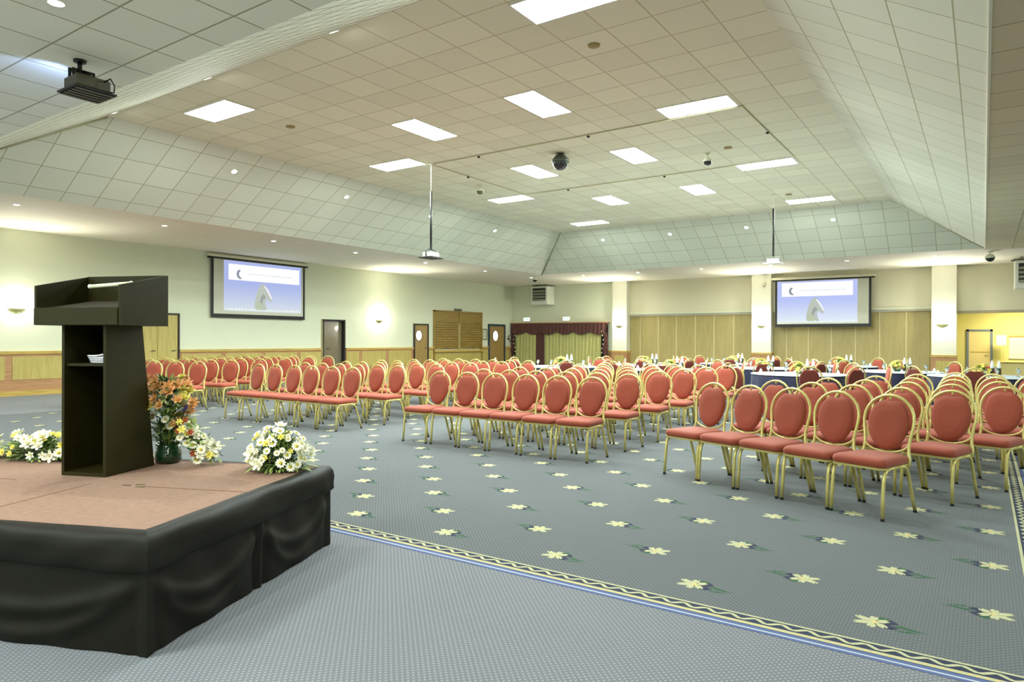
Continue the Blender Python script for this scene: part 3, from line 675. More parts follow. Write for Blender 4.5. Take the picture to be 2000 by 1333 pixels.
# ---- projection screens (local: x right, z up, facing -y, origin bottom centre)
E_SL = {}
def slide_em(n, c, s=1.0): return emit('slide_'+n, c, s*2**-EXPO)
HORSE = [(0.02, 0), (0.0, .22), (.06, .45), (.14, .68), (.24, .85), (.34, .95), (.42, 1.0), (.56, .99), (.66, .96), (.60, .92), (.64, .86), (.74, .80), (.84, .66), (.95, .50), (1.0, .40), (.96, .33), (.88, .33), (.80, .38), (.70, .42), (.62, .40), (.60, .30), (.64, .16), (.72, .04), (.74, 0)]
def projection_screen(loc, rz, w, h, slide, banner, horse, label, pale):
    t = thing('projection_screen', label, 'screen', loc, rz, 'roll-down projection screens')
    mb = MB(); mb.bbox(-w/2-.12, w/2+.12, -.13, -.02, h-.01, h+.07, M_WALL2, .02); mb.box(-w/2-.1, w/2+.1, -.10, -.05, h-.06, h-.01, M_BLACK2); mb.build('casing', t)
    if pale:
        mb = MB()
        for hx in (-w/2+.3, 0, w/2-.3): mb.tube([(hx, -.07, h+.06), (hx, -.07, H-loc[2])], .008, M_WHITEM)
        mb.build('hanger_rods', t)
    sb = MB(); sb.box(-w/2, w/2, -.075, -.07, 0, h-.02, M_BLACK2); s_ = sb.build('border', t)
    mb = MB(); b = .075; mb.face([(-w/2+b, -.078, b), (w/2-b, -.078, b), (w/2-b, -.078, h-.06), (-w/2+b, -.078, h-.06)], mat('screen_fabric', (214, 214, 196), .8)); f_ = mb.build('screen_fabric', t, recalc=False)
    mb = MB(); mb.box(-w/2, w/2, -.09, -.06, -.03, .0, M_BLACK2); mb.build('bottom_bar', t)
    X = lambda s: -w/2+s*w
    Z = lambda s: s*h
    mb = MB(); y = -.080
    x0, x1, z0, z1 = slide
    def quad(a, b_, c, d, m, yy): mb.face([(X(a), yy, Z(c)), (X(b_), yy, Z(c)), (X(b_), yy, Z(d)), (X(a), yy, Z(d))], m)
    NS = 22
    for k in range(NS):
        f = k/(NS-1); f2 = max(0, (f-.45)/.55); tn = tuple(int(a+(b-a)*f2+(14 if pale else 0)) for a, b in ((178, 222), (190, 232), (240, 241)))
        quad(x0, x1, z1-(z1-z0)*(k+1)/NS, z1-(z1-z0)*k/NS, slide_em('blue%d%s' % (k, pale), tn, .95), y)
    sl_ = mb; mb.build('projected_slide', f_, recalc=False)
    mb = MB(); y = -.082; quad(banner[0], banner[1], banner[2], banner[3], slide_em('banner', (254, 255, 252), 1.05), y)
    # crescent mark
    cx, cz, r = X(banner[0]+.12), Z((banner[2]+banner[3])/2-.03), .13
    pts = [(cx+r*math.cos(a), cz+r*math.sin(a)*1.1) for a in [PI*.62+PI*.9*k/10 for k in range(11)]]+[(cx+.07+r*.95*math.cos(a), cz+r*.85*math.sin(a)) for a in [PI*1.42-PI*.76*k/10 for k in range(11)]]
    mb.face([(a, -.084, b_) for a, b_ in pts], slide_em('mark', (150, 160, 176) if not pale else (214, 220, 230), .9))
    rnd = random.Random(3)
    a = banner[0]+.20
    while a < banner[1]-.08:     # the illegible pale lettering
        ww_ = rnd.uniform(.006, .013); mb.face([(X(a), -.084, Z(.735)), (X(a+ww_), -.084, Z(.735)), (X(a+ww_), -.084, Z(.735+rnd.uniform(.018, .036))), (X(a), -.084, Z(.735+rnd.uniform(.018, .036)))], slide_em('faint', (226, 236, 244), .95)); a += ww_+.007
    mb.build('slide_banner', f_, recalc=False)
    hx0, hx1, hz0, hz1 = horse
    mb = MB(); y = -.083
    def HP(u, v): return (X(hx0+(hx1-hx0)*u), y, Z(hz0+(hz1-hz0)*v))
    mb.face([HP(u, v) for u, v in HORSE], slide_em('stone', (200, 208, 198) if not pale else (212, 218, 210), .9))
    y = -.085
    mb.face([HP(u, v) for u, v in [(.60, .92), (.66, .86), (.76, .80), (.86, .66), (.97, .50), (1.0, .40), (.93, .44), (.80, .60), (.70, .74), (.60, .84), (.52, .90)]], slide_em('light', (246, 248, 246), 1))
    mb.face([HP(u, v) for u, v in [(.30, .30), (.36, .52), (.50, .62), (.62, .52), (.58, .44), (.48, .40), (.42, .22)]], slide_em('shade', (176, 180, 176), .85))
    mb.face([HP(u, v) for u, v in [(.08, 0), (.12, .26), (.26, .36), (.40, .20), (.44, 0)]], slide_em('grass', (200, 212, 180), .9))
    mb.build('slide_horse_statue', f_, recalc=False)
    mb = MB(); a = x0+.02; y = -.085
    while a < x1-.03:
        ww_ = rnd.uniform(.01, .026); hh = rnd.uniform(.02, .045)
        quad(a, a+ww_, z0+.015, z0+.015+hh, slide_em('caption', (240, 248, 236), 1.0), y); a += ww_+rnd.uniform(.006, .016)
    mb.build('slide_caption', f_, recalc=False)
projection_screen((XL, 12.62, 1.93), PI/2, 3.2, 1.68, (.12, .955, .10, .955), (.165, .93, .63, .90), (.43, .62, .13, .60), 'projection screen on the left wall showing a blue slide with horse statue', '')
projection_screen((-4.62, YF-.30, 1.82), 0, 3.08, 1.66, (.025, .865, .07, .95), (.075, .82, .63, .92), (.34, .53, .10, .60), 'projection screen on the far wall between two pillars showing a pale blue slide', 'p')

# ---- curtained window on the far wall
CV = thing('curtain_window', 'wide window dressed with yellow green curtains and a scalloped burgundy pelmet', 'curtains', (-15.35, YF, 0))
def cx(x): return x+15.35
def curtain(x0, x1, z0, z1, name='curtain', m=M_CURT, amp=.05, lam=.17, y=-.14, pinch=None):
    mb = MB(); n = max(8, int((x1-x0)/lam*8)); rows = 8; rings = []
    for r in range(rows+1):
        z = z0+(z1-z0)*r/rows; ring = []
        for k in range(n+1):
            x = x0+(x1-x0)*k/n; ph = (x-x0)/lam*2*PI
            ring.append((cx(x), y+amp*math.sin(ph+.5*math.sin(ph*.31))*(.75+.25*math.sin(z*3)), z))
        rings.append(ring)
    mb.loft(rings, m, closed=False, smooth=True); return mb.build(name, CV, recalc=False)
mb = MB(); mb.box(cx(-17.75), cx(-12.95), -.06, -.02, .3, 1.95, mat('window_dark', (40, 40, 34), .3)); mb.build('window_backing', CV)
curtain(-17.55, -16.42, .05, 1.85); curtain(-16.0, -14.55, .05, 1.85); curtain(-14.7, -13.2, .05, 1.85)
curtain(-16.42, -15.98, .05, 1.95, 'centre_drape', M_BURG, .03, .11, -.18)
mb = MB(); x0, x1 = -17.75, -12.9; n = 96; top = []; bot = []
rings = [[], [], []]
for k in range(n+1):
    x = x0+(x1-x0)*k/n; sc = abs(math.sin((x-x0)/(x1-x0)*PI*6)); yy = -.24-.03*math.sin((x-x0)*34)
    rings[0].append((cx(x), -.22, 2.03)); rings[1].append((cx(x), yy, 1.85)); rings[2].append((cx(x), yy-.01, 1.66-.13*sc))
mb.loft(rings, M_BURG, closed=False, smooth=True); mb.build('pelmet', CV, recalc=False)
mb = MB(); mb.bbox(cx(x0)-.03, cx(x1)+.03, -.24, .0, 2.03, 2.07, M_WOODP, .006); mb.build('pelmet_board', CV)
for sgn, xa in ((1, -17.75), (-1, -12.9)):      # tails with pale tassels
    mb = MB(); rows = 10; rings = []
    for r in range(rows+1):
        z = 2.0-1.75*r/rows; w = .22+.05*math.sin(r*1.4)
        rings.append([(cx(xa+sgn*(w*k/8-.03*r/rows*2)), -.2-.03*math.sin(k*1.7+r), z) for k in range(9)])
    mb.loft(rings, M_BURG, closed=False, smooth=True); tl = mb.build('side_tail', CV, recalc=False)
    mb = MB()
    for r in range(1, 9):
        z = 1.85-r*.18; mb.lathe([(0, -.04), (.028, -.02), (.028, .02), (0, .04)], M_CREAM, n=8, c=(cx(xa+sgn*(.2+.04*math.sin(r*1.4))), -.245, z))
    mb.build('tassel_trim', tl)
for x, nm in ((-17.0, 'left'), (-14.95, 'right')):
    t = thing('exit_sign', 'small glowing green and white emergency sign above the %s part of the curtains' % nm, 'sign', (x, YF, 2.14), 0, 'emergency signs above the curtains')
    mb = MB(); mb.bbox(-.17, .17, -.07, 0, 0, .17, M_WHITEM, .006); mb.build('housing', t)
    mb = MB(); mb.face([(-.155, -.072, .015), (.155, -.072, .015), (.155, -.072, .155), (-.155, -.072, .155)], E_EXIT)
    mb.face([(-.10, -.074, .04), (-.07, -.074, .04), (-.05, -.074, .08), (-.06, -.074, .12), (-.09, -.074, .12), (-.12, -.074, .08)], slide_em('exitgreen', (90, 190, 120), 1.2))
    mb.face([(.0, -.074, .06), (.07, -.074, .06), (.07, -.074, .035), (.12, -.074, .08), (.07, -.074, .125), (.07, -.074, .10), (.0, -.074, .10)], MATS['slide_exitgreen'])
    mb.build('sign_face', t, recalc=False)

# ================================================================== STAGE
E1 = Vector((.924, .383, 0)); E2 = Vector((-.383, .924, 0)); ANG = math.atan2(.383, .924)
SZ = .5; SLEN, SDEP = 4.6, 1.56
ST = thing('stage', 'low angular stage with pinkish carpet top and black draped skirt', 'stage', (-2.815, 1.47, 0), ANG)
# local frame: x to the right along E1, y to the back along E2, origin = near right corner
mb = MB()
mb.bbox(-SLEN, -.015, .015, SDEP-.015, SZ-.10, SZ, M_DECK, .012); dk = mb.build('deck', ST)
mb = MB(); g = mat('deck_seam', (120, 84, 66), .9)
mb.box(-.68, -.02, .772, .778, SZ, SZ+.002, g); mb.box(-SLEN+.1, -1.5, .772, .778, SZ, SZ+.0015, g); mb.box(-1.0, -.996, .03, .77, SZ, SZ+.0015, g)
for a, b in ((-.70, .75), (-.74, .80), (-.80, .77), (-1.75, .66), (-1.85, .70), (-1.95, .66)): mb.box(a, a+.045, b, b+.02, SZ, SZ+.003, mat('tape_olive', (104, 90, 60), .7))
mb.build('deck_tape', dk)
for x in (-.15, -2.2, -4.4):
    for y in (.12, SDEP-.12):
        mb = MB(); mb.box(x-.03, x+.03, y-.03, y+.03, 0, SZ-.1, M_BLACK2); mb.build('leg', ST)
def drape_side(p0, p1, folds, seed):
    """skirt below and valance above for one side; folds = gather points along it, swags hang between"""
    p0, p1 = Vector(p0), Vector(p1); L = (p1-p0).length; d = (p1-p0)/L; nrm = Vector((d.y, -d.x, 0))
    n = int(L/.02); lo = MB(); hi = MB(); rnd = random.Random(seed)
    fs = [0]+folds+[L]; hz = .34
    def off(s, z):
        for a, b in zip(fs[:-1], fs[1:]):
            if a <= s <= b+1e-6:
                u = (s-a)/(b-a); c = 4*u*(1-u)          # 0 at gathers, 1 mid-swag
                v = .010
                for j, (dep, am) in enumerate(((.16, .020), (.27, .017))):
                    zc = hz-.03-dep*c
                    v += am*math.exp(-((z-zc)/.035)**2)*min(1, c*2.2)
                v += (.016*math.exp(-((s-a)/.014)**2) if a > 0 else 0)+(.016*math.exp(-((s-b)/.014)**2) if b < L-1e-6 else 0)
                v -= .012*math.exp(-((s-a-.04)/.02)**2)+.012*math.exp(-((s-b+.04)/.02)**2)
                return v+.004*math.sin(s*21+z*9)
        return .01
    rings = []
    for r in range(27):
        z = .365*r/26
        ring = []
        for k in range(n+1):
            s = L*k/n; q = min(1, min(s, L-s)/.06); o_ = off(s, z)*q+.018*(1-q)
            ext = -.018 if k == 0 else (.018 if k == n else 0)
            ring.append(tuple(p0+d*(s+ext)+nrm*o_+Vector((0, 0, z+.002))))
        rings.append(ring)
    lo.loft(rings, M_SKIRT, closed=False, smooth=True); lo.build('skirt', ST, recalc=False)
    rings = []
    prof = [(-.05, SZ+.001), (-.012, SZ+.003), (.014, SZ-.004), (.030, SZ-.03), (.036, SZ-.07), (.032, SZ-.11), (.034, SZ-.145), (.026, SZ-.155)]
    for o_, z in prof:
        ring = []
        for k in range(n+1):
            s = L*k/n
            q = min(1, min(s, L-s)/.08)
            w = (.006*math.sin(s*7+z*20+seed)+.004*math.sin(s*19-z*40))*q
            ext = -o_ if k == 0 else (o_ if k == n else 0)
            ring.append(tuple(p0+d*(s+ext)+nrm*(o_+w*(1 if z < SZ-.01 else .3))+Vector((0, 0, z+.002*math.sin(s*5+seed)*q*(0 if z > SZ else 1)))))
        rings.append(ring)
    hi.loft(rings, M_SKIRT, closed=False, smooth=True); hi.build('valance', ST, recalc=False)
drape_side((-SLEN, 0, 0), (0, 0, 0), [1.1, 2.2, 3.35], 1)
drape_side((0, 0, 0), (0, SDEP, 0), [.80], 2)
drape_side((0, SDEP, 0), (-SLEN, SDEP, 0), [1.5, 3.0], 4)

# ---- lectern
LC = Vector((-4.2865, 1.872, SZ+.002))
LT = thing('lectern', 'tall black wooden lectern with open back shelves and wide slanted top', 'lectern', LC, ANG)
mb = MB(); hh = .875
def prof_side(x0, x1, m=M_BLACK):
    mb = MB(); mb.prism([(0, 0), (.39, 0), (.285, hh), (0, hh)], x0, x1, m, axis='x'); return mb
prof_side(-.15, -.132).build('side_panel', LT); prof_side(.132, .15).build('side_panel', LT)
mb = MB(); mb.loft([[(-.132, .372, .0), (.132, .372, .0), (.132, .388, .0), (-.132, .388, 0)], [(-.132, .268, hh), (.132, .268, hh), (.132, .284, hh), (-.132, .284, hh)]], M_BLACK, caps=True); mb.build('front_panel', LT)
mb = MB(); mb.box(-.132, .132, .0, .372, 0, .02, M_BLACK); mb.build('base_board', LT)
mb = MB(); mb.box(-.132, .132, .015, .31, .635, .65, M_BLACK); sh = mb.build('shelf', LT)
# desk box on top
def bowl_side(x0, x1):
    mb = MB(); mb.prism([(-.05, .872), (.335, .872), (.335, 1.185), (-.05, 1.10)], x0, x1, M_BLACK, axis='x'); return mb
BX = MB(); bt = bowl_side(-.29, -.276); bt.build('desk_side', LT); bowl_side(.276, .29).build('desk_side', LT)
mb = MB(); mb.box(-.276, .276, .320, .335, .872, 1.185, M_BLACK); mb.build('desk_front', LT)
mb = MB(); mb.box(-.276, .276, -.05, .320, .872, .888, M_BLACK); mb.build('desk_bottom', LT)
mb = MB(); mb.bbox(-.288, .276, -.058, -.043, .872, .972, M_BLACK, .003); mb.build('desk_lip', LT)
mb = MB(); mb.loft([[(-.276, -.04, .955), (.276, -.04, .955), (.276, -.04, .968), (-.276, -.04, .968)], [(-.276, .318, 1.02), (.276, .318, 1.02), (.276, .318, 1.033), (-.276, .318, 1.033)]], M_BLACK, caps=True); mb.build('reading_board', LT)
mb = MB(); mb.tube([(.0, .05, 1.10), (.27, .05, 1.115)], .011, mat('lamp_cream', (226, 224, 190), .4), n=10); mb.tube([(.0, .05, 1.10), (-.01, .05, 1.10)], .013, M_WHITEM, n=10)
mb.tube([(.27, .05, 1.115), (.276, .05, 1.115)], .014, M_WHITEM); mb.build('lamp_tube', LT)
# papers / cable left on the lectern shelf
mb = MB()
for k in range(4):
    pts = []
    for i in range(25):
        a = 2*PI*i/24; pts.append((.035+(.075+.006*k)*math.cos(a), .11+(.05+.004*k)*math.sin(a), .657+.012*k+.022*max(0, math.sin(a+k*.5))))
    mb.tube(pts, .005, mat('white_cable', (216, 214, 220), .5), n=6, caps=False)
o = mb.build('coiled_cable'); o.location = LC; o.rotation_euler = (0, 0, ANG)
tag(o, 'pale cable coiled on the shelf inside the black lectern', 'cable')

# ================================================================== FLOWERS
M_LEAF = mat('leaf_green', (88, 118, 58), .6, noise=.35, nscale=12)
M_LEAFL = mat('leaf_light', (160, 178, 92), .6, noise=.3, nscale=12)
M_LEAFD = mat('leaf_dark', (40, 62, 34), .6, noise=.3, nscale=12)
M_PET = mat('petal_white', (246, 244, 224), .6, noise=.03)
M_PETY = mat('petal_yellow', (244, 232, 120), .6, noise=.08)
M_PETO = mat('petal_orange', (250, 184, 120), .6, noise=.15)
M_PETP = mat('petal_purple', (70, 56, 130), .6)
M_PETR = mat('petal_rust', (176, 84, 50), .6)
M_CENT = mat('flower_centre', (206, 190, 70), .7)
def petal(mb, c, d, up, L, w, m, curl=.3):
    d = Vector(d).normalized(); up = Vector(up).normalized(); s = d.cross(up).normalized(); c = Vector(c)
    r0 = c; pts = []
    rows = [(0, .25, 0), (.4, 1, curl*.35), (.8, .8, curl*.6), (1, .1, curl*.45)]
    v = []
    for t_, w_, z_ in rows: 
        p = r0+d*L*t_+up*L*z_; v += [tuple(p-s*w*w_/2), tuple(p+s*w*w_/2)]
    mb.add(v, [(0, 1, 3, 2), (2, 3, 5, 4), (4, 5, 7, 6)], m, smooth=True)
def flower_mesh(kind):
    mb = MB()
    if kind == 'daisy':
        for k in range(11):
            a = 2*PI*k/11; petal(mb, (0, 0, 0), (math.cos(a), math.sin(a), .12), (0, 0, 1), .030, .013, M_PET, .15)
        mb.lathe([(.001, .010), (.008, .008), (.011, .002), (.001, -.002)], M_CENT, n=8)
    elif kind in ('lily', 'orange', 'rust', 'yellow'):
        m = {'lily': M_PET, 'orange': M_PETO, 'rust': M_PETR, 'yellow': M_PETY}[kind]; L = {'lily': .05, 'orange': .038, 'rust': .028, 'yellow': .032}[kind]
        for k in range(6):
            a = 2*PI*k/6; petal(mb, (0, 0, 0), (math.cos(a), math.sin(a), .5), (0, 0, 1), L, L*.5, m, .2)
        for k in range(5):
            a = 2*PI*k/5+.4; petal(mb, (0, 0, .004), (math.cos(a)*.7, math.sin(a)*.7, .9), (0, 0, 1), L*.75, L*.4, m, .1)
        mb.lathe([(.001, L*.5), (.004, L*.3), (.002, 0)], M_CENT, n=6)
    me = mb.build('tmp_'+kind, recalc=False); d = me.data; bpy.data.objects.remove(me); d.name = 'flower_'+kind; return d
FM = {k: flower_mesh(k) for k in ('daisy', 'lily', 'orange', 'rust', 'yellow')}
def leaf(mb, p, d, L, w, m, droop=.2):
    p = Vector(p); d = Vector(d).normalized(); s = d.cross(Vector((0, 0, 1)))
    s = s.normalized() if s.length > .01 else Vector((1, 0, 0)); v = []
    for t_, w_ in ((0, .15), (.35, 1), (.7, .7), (1, .05)):
        q = p+d*L*t_-Vector((0, 0, 1))*L*droop*t_*t_; v += [tuple(q-s*w*w_/2), tuple(q+s*w*w_/2)]
    mb.add(v, [(0, 1, 3, 2), (2, 3, 5, 4), (4, 5, 7, 6)], m, smooth=True)
def bouquet(loc, label, rx, ry, h, kinds, nheads, nleaf, rz=0, seed=1, name='flower_arrangement'):
    rnd = random.Random(seed)
    t = thing(name, label, 'flowers', loc, rz, 'flower arrangements on the stage')
    mb = MB(); mb.bbox(-rx*.45, rx*.45, -ry*.45, ry*.45, 0, h*.28, mat('flower_foam', (28, 36, 24), .9), .03); mb.build('floral_foam', t)
    mb = MB()
    for k in range(nleaf):
        a = rnd.uniform(0, 2*PI); el = rnd.uniform(-.05, 1.3); d = Vector((math.cos(a)*math.cos(el), math.sin(a)*math.cos(el), math.sin(el)))
        base = Vector((d.x*rx*.3, d.y*ry*.3, h*.12+d.z*h*.2)); L = rnd.uniform(.6, 1.2)
        tip = Vector((d.x*rx, d.y*ry, max(.01, d.z*h)))*L
        st = base+(tip-base)*rnd.uniform(.2, .7)
        leaf(mb, st, (tip-base)+Vector((rnd.uniform(-.06, .06), rnd.uniform(-.06, .06), rnd.uniform(-.02, .04))), rnd.uniform(.04, .09), rnd.uniform(.008, .018), rnd.choice([M_LEAF, M_LEAFL, M_LEAFL, M_LEAFD]), rnd.uniform(0, .5))
    mb.v = [(x, y, max(z, .004)) for x, y, z in mb.v]
    mb.build('foliage', t, recalc=False)
    for k in range(nheads):
        kd = rnd.choice(kinds); a = rnd.uniform(0, 2*PI); el = math.asin(rnd.uniform(.05, 1.0)); d = Vector((math.cos(a)*math.cos(el), math.sin(a)*math.cos(el), math.sin(el)))
        q = Vector((d.x*rx, d.y*ry, d.z*h+.02))*rnd.uniform(.82, 1.0)
        o = bpy.data.objects.new('flower_head', FM[kd]); COL.objects.link(o); o.parent = t; o.location = q
        o.rotation_euler = Vector((0, 0, 1)).rotation_difference((d+Vector((.25, -.45, .1))).normalized()).to_euler(); sc = rnd.uniform(.6, 1.1); o.scale = (sc, sc, sc)
    return t
def stage_pt(u, v): return Vector((-2.815, 1.47, SZ+.002))+E1*u+E2*v
Z3 = Vector((0, 0, 0))
bouquet(Vector((-3.545, 2.655, SZ+.005)), 'white daisy arrangement on the stage corner nearest the aisle', .22, .15, .25, ['daisy', 'daisy', 'daisy', 'daisy', 'lily', 'yellow'], 95, 1300, ANG, 5)
bouquet(Vector((-5.16, 1.98, SZ+.005)), 'low spray of white lilies and yellow flowers on stage left of the lectern', .46, .15, .15, ['lily', 'lily', 'daisy', 'yellow', 'yellow'], 84, 1000, ANG, 9)
# vase arrangement beside lectern
VP = Vector((-4.325, 2.395, SZ+.005))
t = thing('flower_arrangement', 'tall green glass vase of orange flowers with one purple iris beside the lectern', 'flowers', VP, 0, 'flower arrangements on the stage')
mb = MB(); mb.lathe([(.001, 0), (.07, 0), (.08, .015), (.078, .07), (.070, .08), (.078, .12), (.073, .12), (.064, .08), (.07, .03), (.001, .012)], mat('green_glass', (22, 52, 28), .1, coat=.6), n=24); vs = mb.build('vase', t)
rnd = random.Random(11)
mb = MB()
for k in range(26):
    a = rnd.uniform(0, 2*PI); r = rnd.uniform(.0, .06); mb.tube([(r*math.cos(a), r*math.sin(a), .1), (r*1.4*math.cos(a+.3), r*1.4*math.sin(a+.3), .28)], .0035, rnd.choice([M_LEAFL, M_LEAF, M_LEAFD]), n=5)
mb.build('stems', t)
mb = MB()
def rp(rx, rz0, rz1, cx_=0., cy_=0.):
    a = rnd.uniform(0, 2*PI); z = rnd.uniform(rz0, rz1); r = rx*math.sqrt(rnd.random())
    return Vector((cx_+r*math.cos(a), cy_+r*math.sin(a), z))
for k in range(900):
    z = rnd.uniform(.12, .53); R_ = .14*(1-.4*abs(z-.36)/.2); p = rp(R_, z, z, -.01, 0); leaf(mb, p, (p.x, p.y, rnd.uniform(.0, .12)), rnd.uniform(.04, .09), rnd.uniform(.012, .026), rnd.choice([M_LEAF, M_LEAFL, M_LEAFD, M_LEAF]), .3)
for k in range(520):
    u = rnd.random(); p = Vector((.10+.16*u, .02+.1*u, .24-.20*u))+rp(.07, -.03, .05); leaf(mb, p, (rnd.uniform(-.3, 1), rnd.uniform(-.6, .6), rnd.uniform(-.2, .6)), rnd.uniform(.04, .08), .02, rnd.choice([M_LEAFL, M_LEAFL, M_LEAF]), .3)
mb.v = [(x, y, max(z, .004)) for x, y, z in mb.v]
mb.build('foliage', t, recalc=False)
def head(kd, p, sc=1.1):
    o = bpy.data.objects.new('flower_head', FM[kd]); COL.objects.link(o); o.parent = t; o.location = p; o.scale = (sc, sc, sc)
    d = Vector((p.x+.02, p.y-.12, .12)).normalized(); o.rotation_euler = Vector((0, 0, 1)).rotation_difference(d).to_euler()
for k in range(56):
    a = rnd.uniform(0, 2*PI); z = rnd.uniform(.24, .53); R_ = .145*(1-.35*abs(z-.37)/.17)
    head(rnd.choice(['orange', 'orange', 'orange', 'orange', 'yellow']), Vector((-.01+R_*math.cos(a), R_*math.sin(a), z)), rnd.uniform(1.0, 1.5))
for k in range(42):
    u = rnd.random(); p = Vector((.11+.18*u, -.02+.1*u, .26-.22*u))+rp(.07, -.02, .05); p.z = max(.03, p.z); head(rnd.choice(['daisy', 'daisy', 'lily', 'rust', 'yellow']), p, rnd.uniform(.7, 1.1))
mb = MB(); mb.tube([(.08, .0, .22), (.13, .02, .30), (.15, .02, .335)], .005, M_LEAFD)
for k in range(3):
    a = 2*PI*k/3; petal(mb, (.15, .02, .335), (math.cos(a)*.5, math.sin(a)*.5, .9), (math.cos(a), math.sin(a), 0), .045, .022, M_PETP, .3)
    petal(mb, (.15, .02, .335), (math.cos(a+1), math.sin(a+1), -.2), (0, 0, 1), .04, .022, M_PETP, .4)
mb.build('iris_flower', t, recalc=False)

# ================================================================== CHAIRS
def make_chair():
    t = thing('banquet_chair', 'x', 'chair', (0, 0, 0))
    # seat cushion: rounded, domed, wider at the front
    mb = MB(); rings = []
    def sec(z, sx, syf, syb, r=.05):
        pts = []; n = 5
        cs = [(sx-r, syb-r, 0), (-(sx-.02)+r, syb-r, PI/2), (-sx+r, -syf+r, PI), (sx-r, -syf+r, 1.5*PI)]
        cs[0] = (sx-.02-r, syb-r, 0)
        for x, y, a0 in cs:
            for k in range(n+1): a = a0+PI/2*k/n; pts.append((x+r*math.cos(a), y+r*math.sin(a), z))
        return pts
    for z, d in ((.375, .012), (.388, .002), (.412, 0), (.430, .010), (.440, .03)): rings.append(sec(z, .207-d, .235-d, .20-d, .05))
    rings.append(sec(.446, .15, .16, .13, .05)); rings.append(sec(.448, .05, .06, .04, .03))
    mb.loft(rings, M_RED, caps=True, smooth=True); mb.build('seat', t)
    # seat frame: gilt band below the cushion
    mb = MB(); a = sec(.360, .204, .232, .20, .05); b = sec(.376, .206, .234, .202, .05)
    mb.loft([a, b], M_GOLD, caps=True, smooth=False); mb.build('seat_frame', t)
    # legs: each side an upside-down U of tube, front leg nearly upright, rear leg splayed
    for s in (-1, 1):
        x = s*.192
        mb = MB(); P = [(x+s*.004, -.232, 0), (x+s*.004, -.231, .018)]; mb.tube(P, .0145, M_FOOT, n=8)
        P = [(x+s*.004, -.231, .018), (x, -.222, .15), (x, -.212, .27), (x, -.200, .325), (x, -.172, .355), (x, -.13, .363), (x, 0, .363)]
        mb.tube(P, .0135, M_GOLD, n=8); mb.build('leg', t)
        mb = MB(); P = [(x+s*.004, .243, 0), (x+s*.004, .241, .018)]; mb.tube(P, .0145, M_FOOT, n=8)
        P = [(x+s*.004, .241, .018), (x, .205, .12), (x, .165, .24), (x, .140, .31), (x, .105, .35), (x, .06, .363), (x, 0, .363)]
        mb.tube(P, .0135, M_GOLD, n=8); mb.build('leg', t)
    # back frame: horseshoe arch
    def tilt(z): return .185+(z-.40)*.17
    mb = MB(); pts = []
    left = [(-.186, .345), (-.182, .40), (-.170, .46), (-.168, .51), (-.176, .57), (-.187, .63), (-.191, .685)]
    pts = [(x, tilt(z)-(.01 if z < .4 else 0), z) for x, z in left]
    for k in range(1, 12):
        a = PI-PI*k/12; pts.append((.191*math.cos(a), tilt(.685+.19*math.sin(a)), .685+.19*math.sin(a)))
    pts += [(-x, tilt(z)-(.01 if z < .4 else 0), z) for x, z in left[::-1]]
    mb.tube(pts, .0125, M_GOLD, n=8)
    # curved lower rail and the stub above the pad
    low = [(.172*math.cos(a), tilt(.5), .522+.085*math.sin(a)) for a in [PI+PI*k/10 for k in range(11)]]
    low = [(x, tilt(z)-.004, z) for x, _, z in low]
    mb.tube(low, .009, M_GOLD, n=6)
    mb.tube([(.0, tilt(.85), .835), (.0, tilt(.87), .872)], .008, M_GOLD, n=6)
    mb.build('back_frame', t)
    # padded oval back
    mb = MB(); n = 28
    def oval(k):
        a = 2*PI*k/n; x = .156*math.sin(a); z = .652-.203*math.cos(a)
        x *= 1+.06*(z-.66)/.18
        if z > .80: z = .80+(z-.80)*(.86-.42*math.exp(-(x/.05)**2))
        return x, z
    rings = []
    for sc, d in ((.55, -.030), (.82, -.027), (.96, -.018), (1.0, 0), (.96, .016), (.8, .022), (.5, .024)):
        rings.append([(oval(k)[0]*sc, tilt(.652+(oval(k)[1]-.652)*sc)+d, .652+(oval(k)[1]-.652)*sc) for k in range(n)])
    n_ = len(rings[0])
    mb.loft(rings[:5], M_RED, smooth=True); mb.face(rings[0], M_RED, smooth=True)
    mb.loft(rings[4:], M_REDB, smooth=True); mb.face(rings[-1], M_REDB, smooth=True); mb.build('backrest', t)
    return t
CH0 = make_chair(); used = [False]
def chair(x, y, rot, label, group):
    if not used[0]:
        used[0] = True; CH0.location = (x, y, .002); CH0.rotation_euler = (0, 0, rot); CH0['label'] = label; CH0['group'] = group; return CH0
    return dup(CH0, (x, y, .002), rot, label, group)
def block(P, theta, cols, rows, pitch, rp_, drift, name, group, side='left'):
    """P = front right foot of the last chair of the front row"""
    th = math.radians(theta); u = Vector((math.cos(th), math.sin(th), 0)); n = Vector((-u.y, u.x, 0)); rnd = random.Random(theta+cols)
    for r in range(rows):
        nc = cols[r] if isinstance(cols, list) else cols
        for c in range(nc):
            q = Vector((P[0], P[1], 0))-u*(pitch*c+.205)+n*(.232+rp_*r)+u*drift*r
            k = nc-1-c      # index from the left end
            row = 'front row' if r == 0 else '%s row' % ORD[r]
            chair(q.x+rnd.uniform(-.008, .008), q.y+rnd.uniform(-.012, .012), th+math.radians(rnd.uniform(-1.3, 1.3)),
                  'red oval-backed gilt chair, %s of the %s, %s from left' % (row, name, ORD[k]), group)
block((-.582, 5.59), -21, 5, 6, .428, .93, .05, 'right block', 'banquet chairs in the right block')
block((-3.43, 6.41), -.8, 6, 6, .452, .925, .0, 'middle block', 'banquet chairs in the middle block')
block((-7.47, 6.53), -1.0, 6, 6, .458, .925, .0, 'left-centre block', 'banquet chairs in the left-centre block')
block((-11.5, 6.74), 20, 6, 6, .475, .93, .0, 'far left block', 'banquet chairs in the far left block')

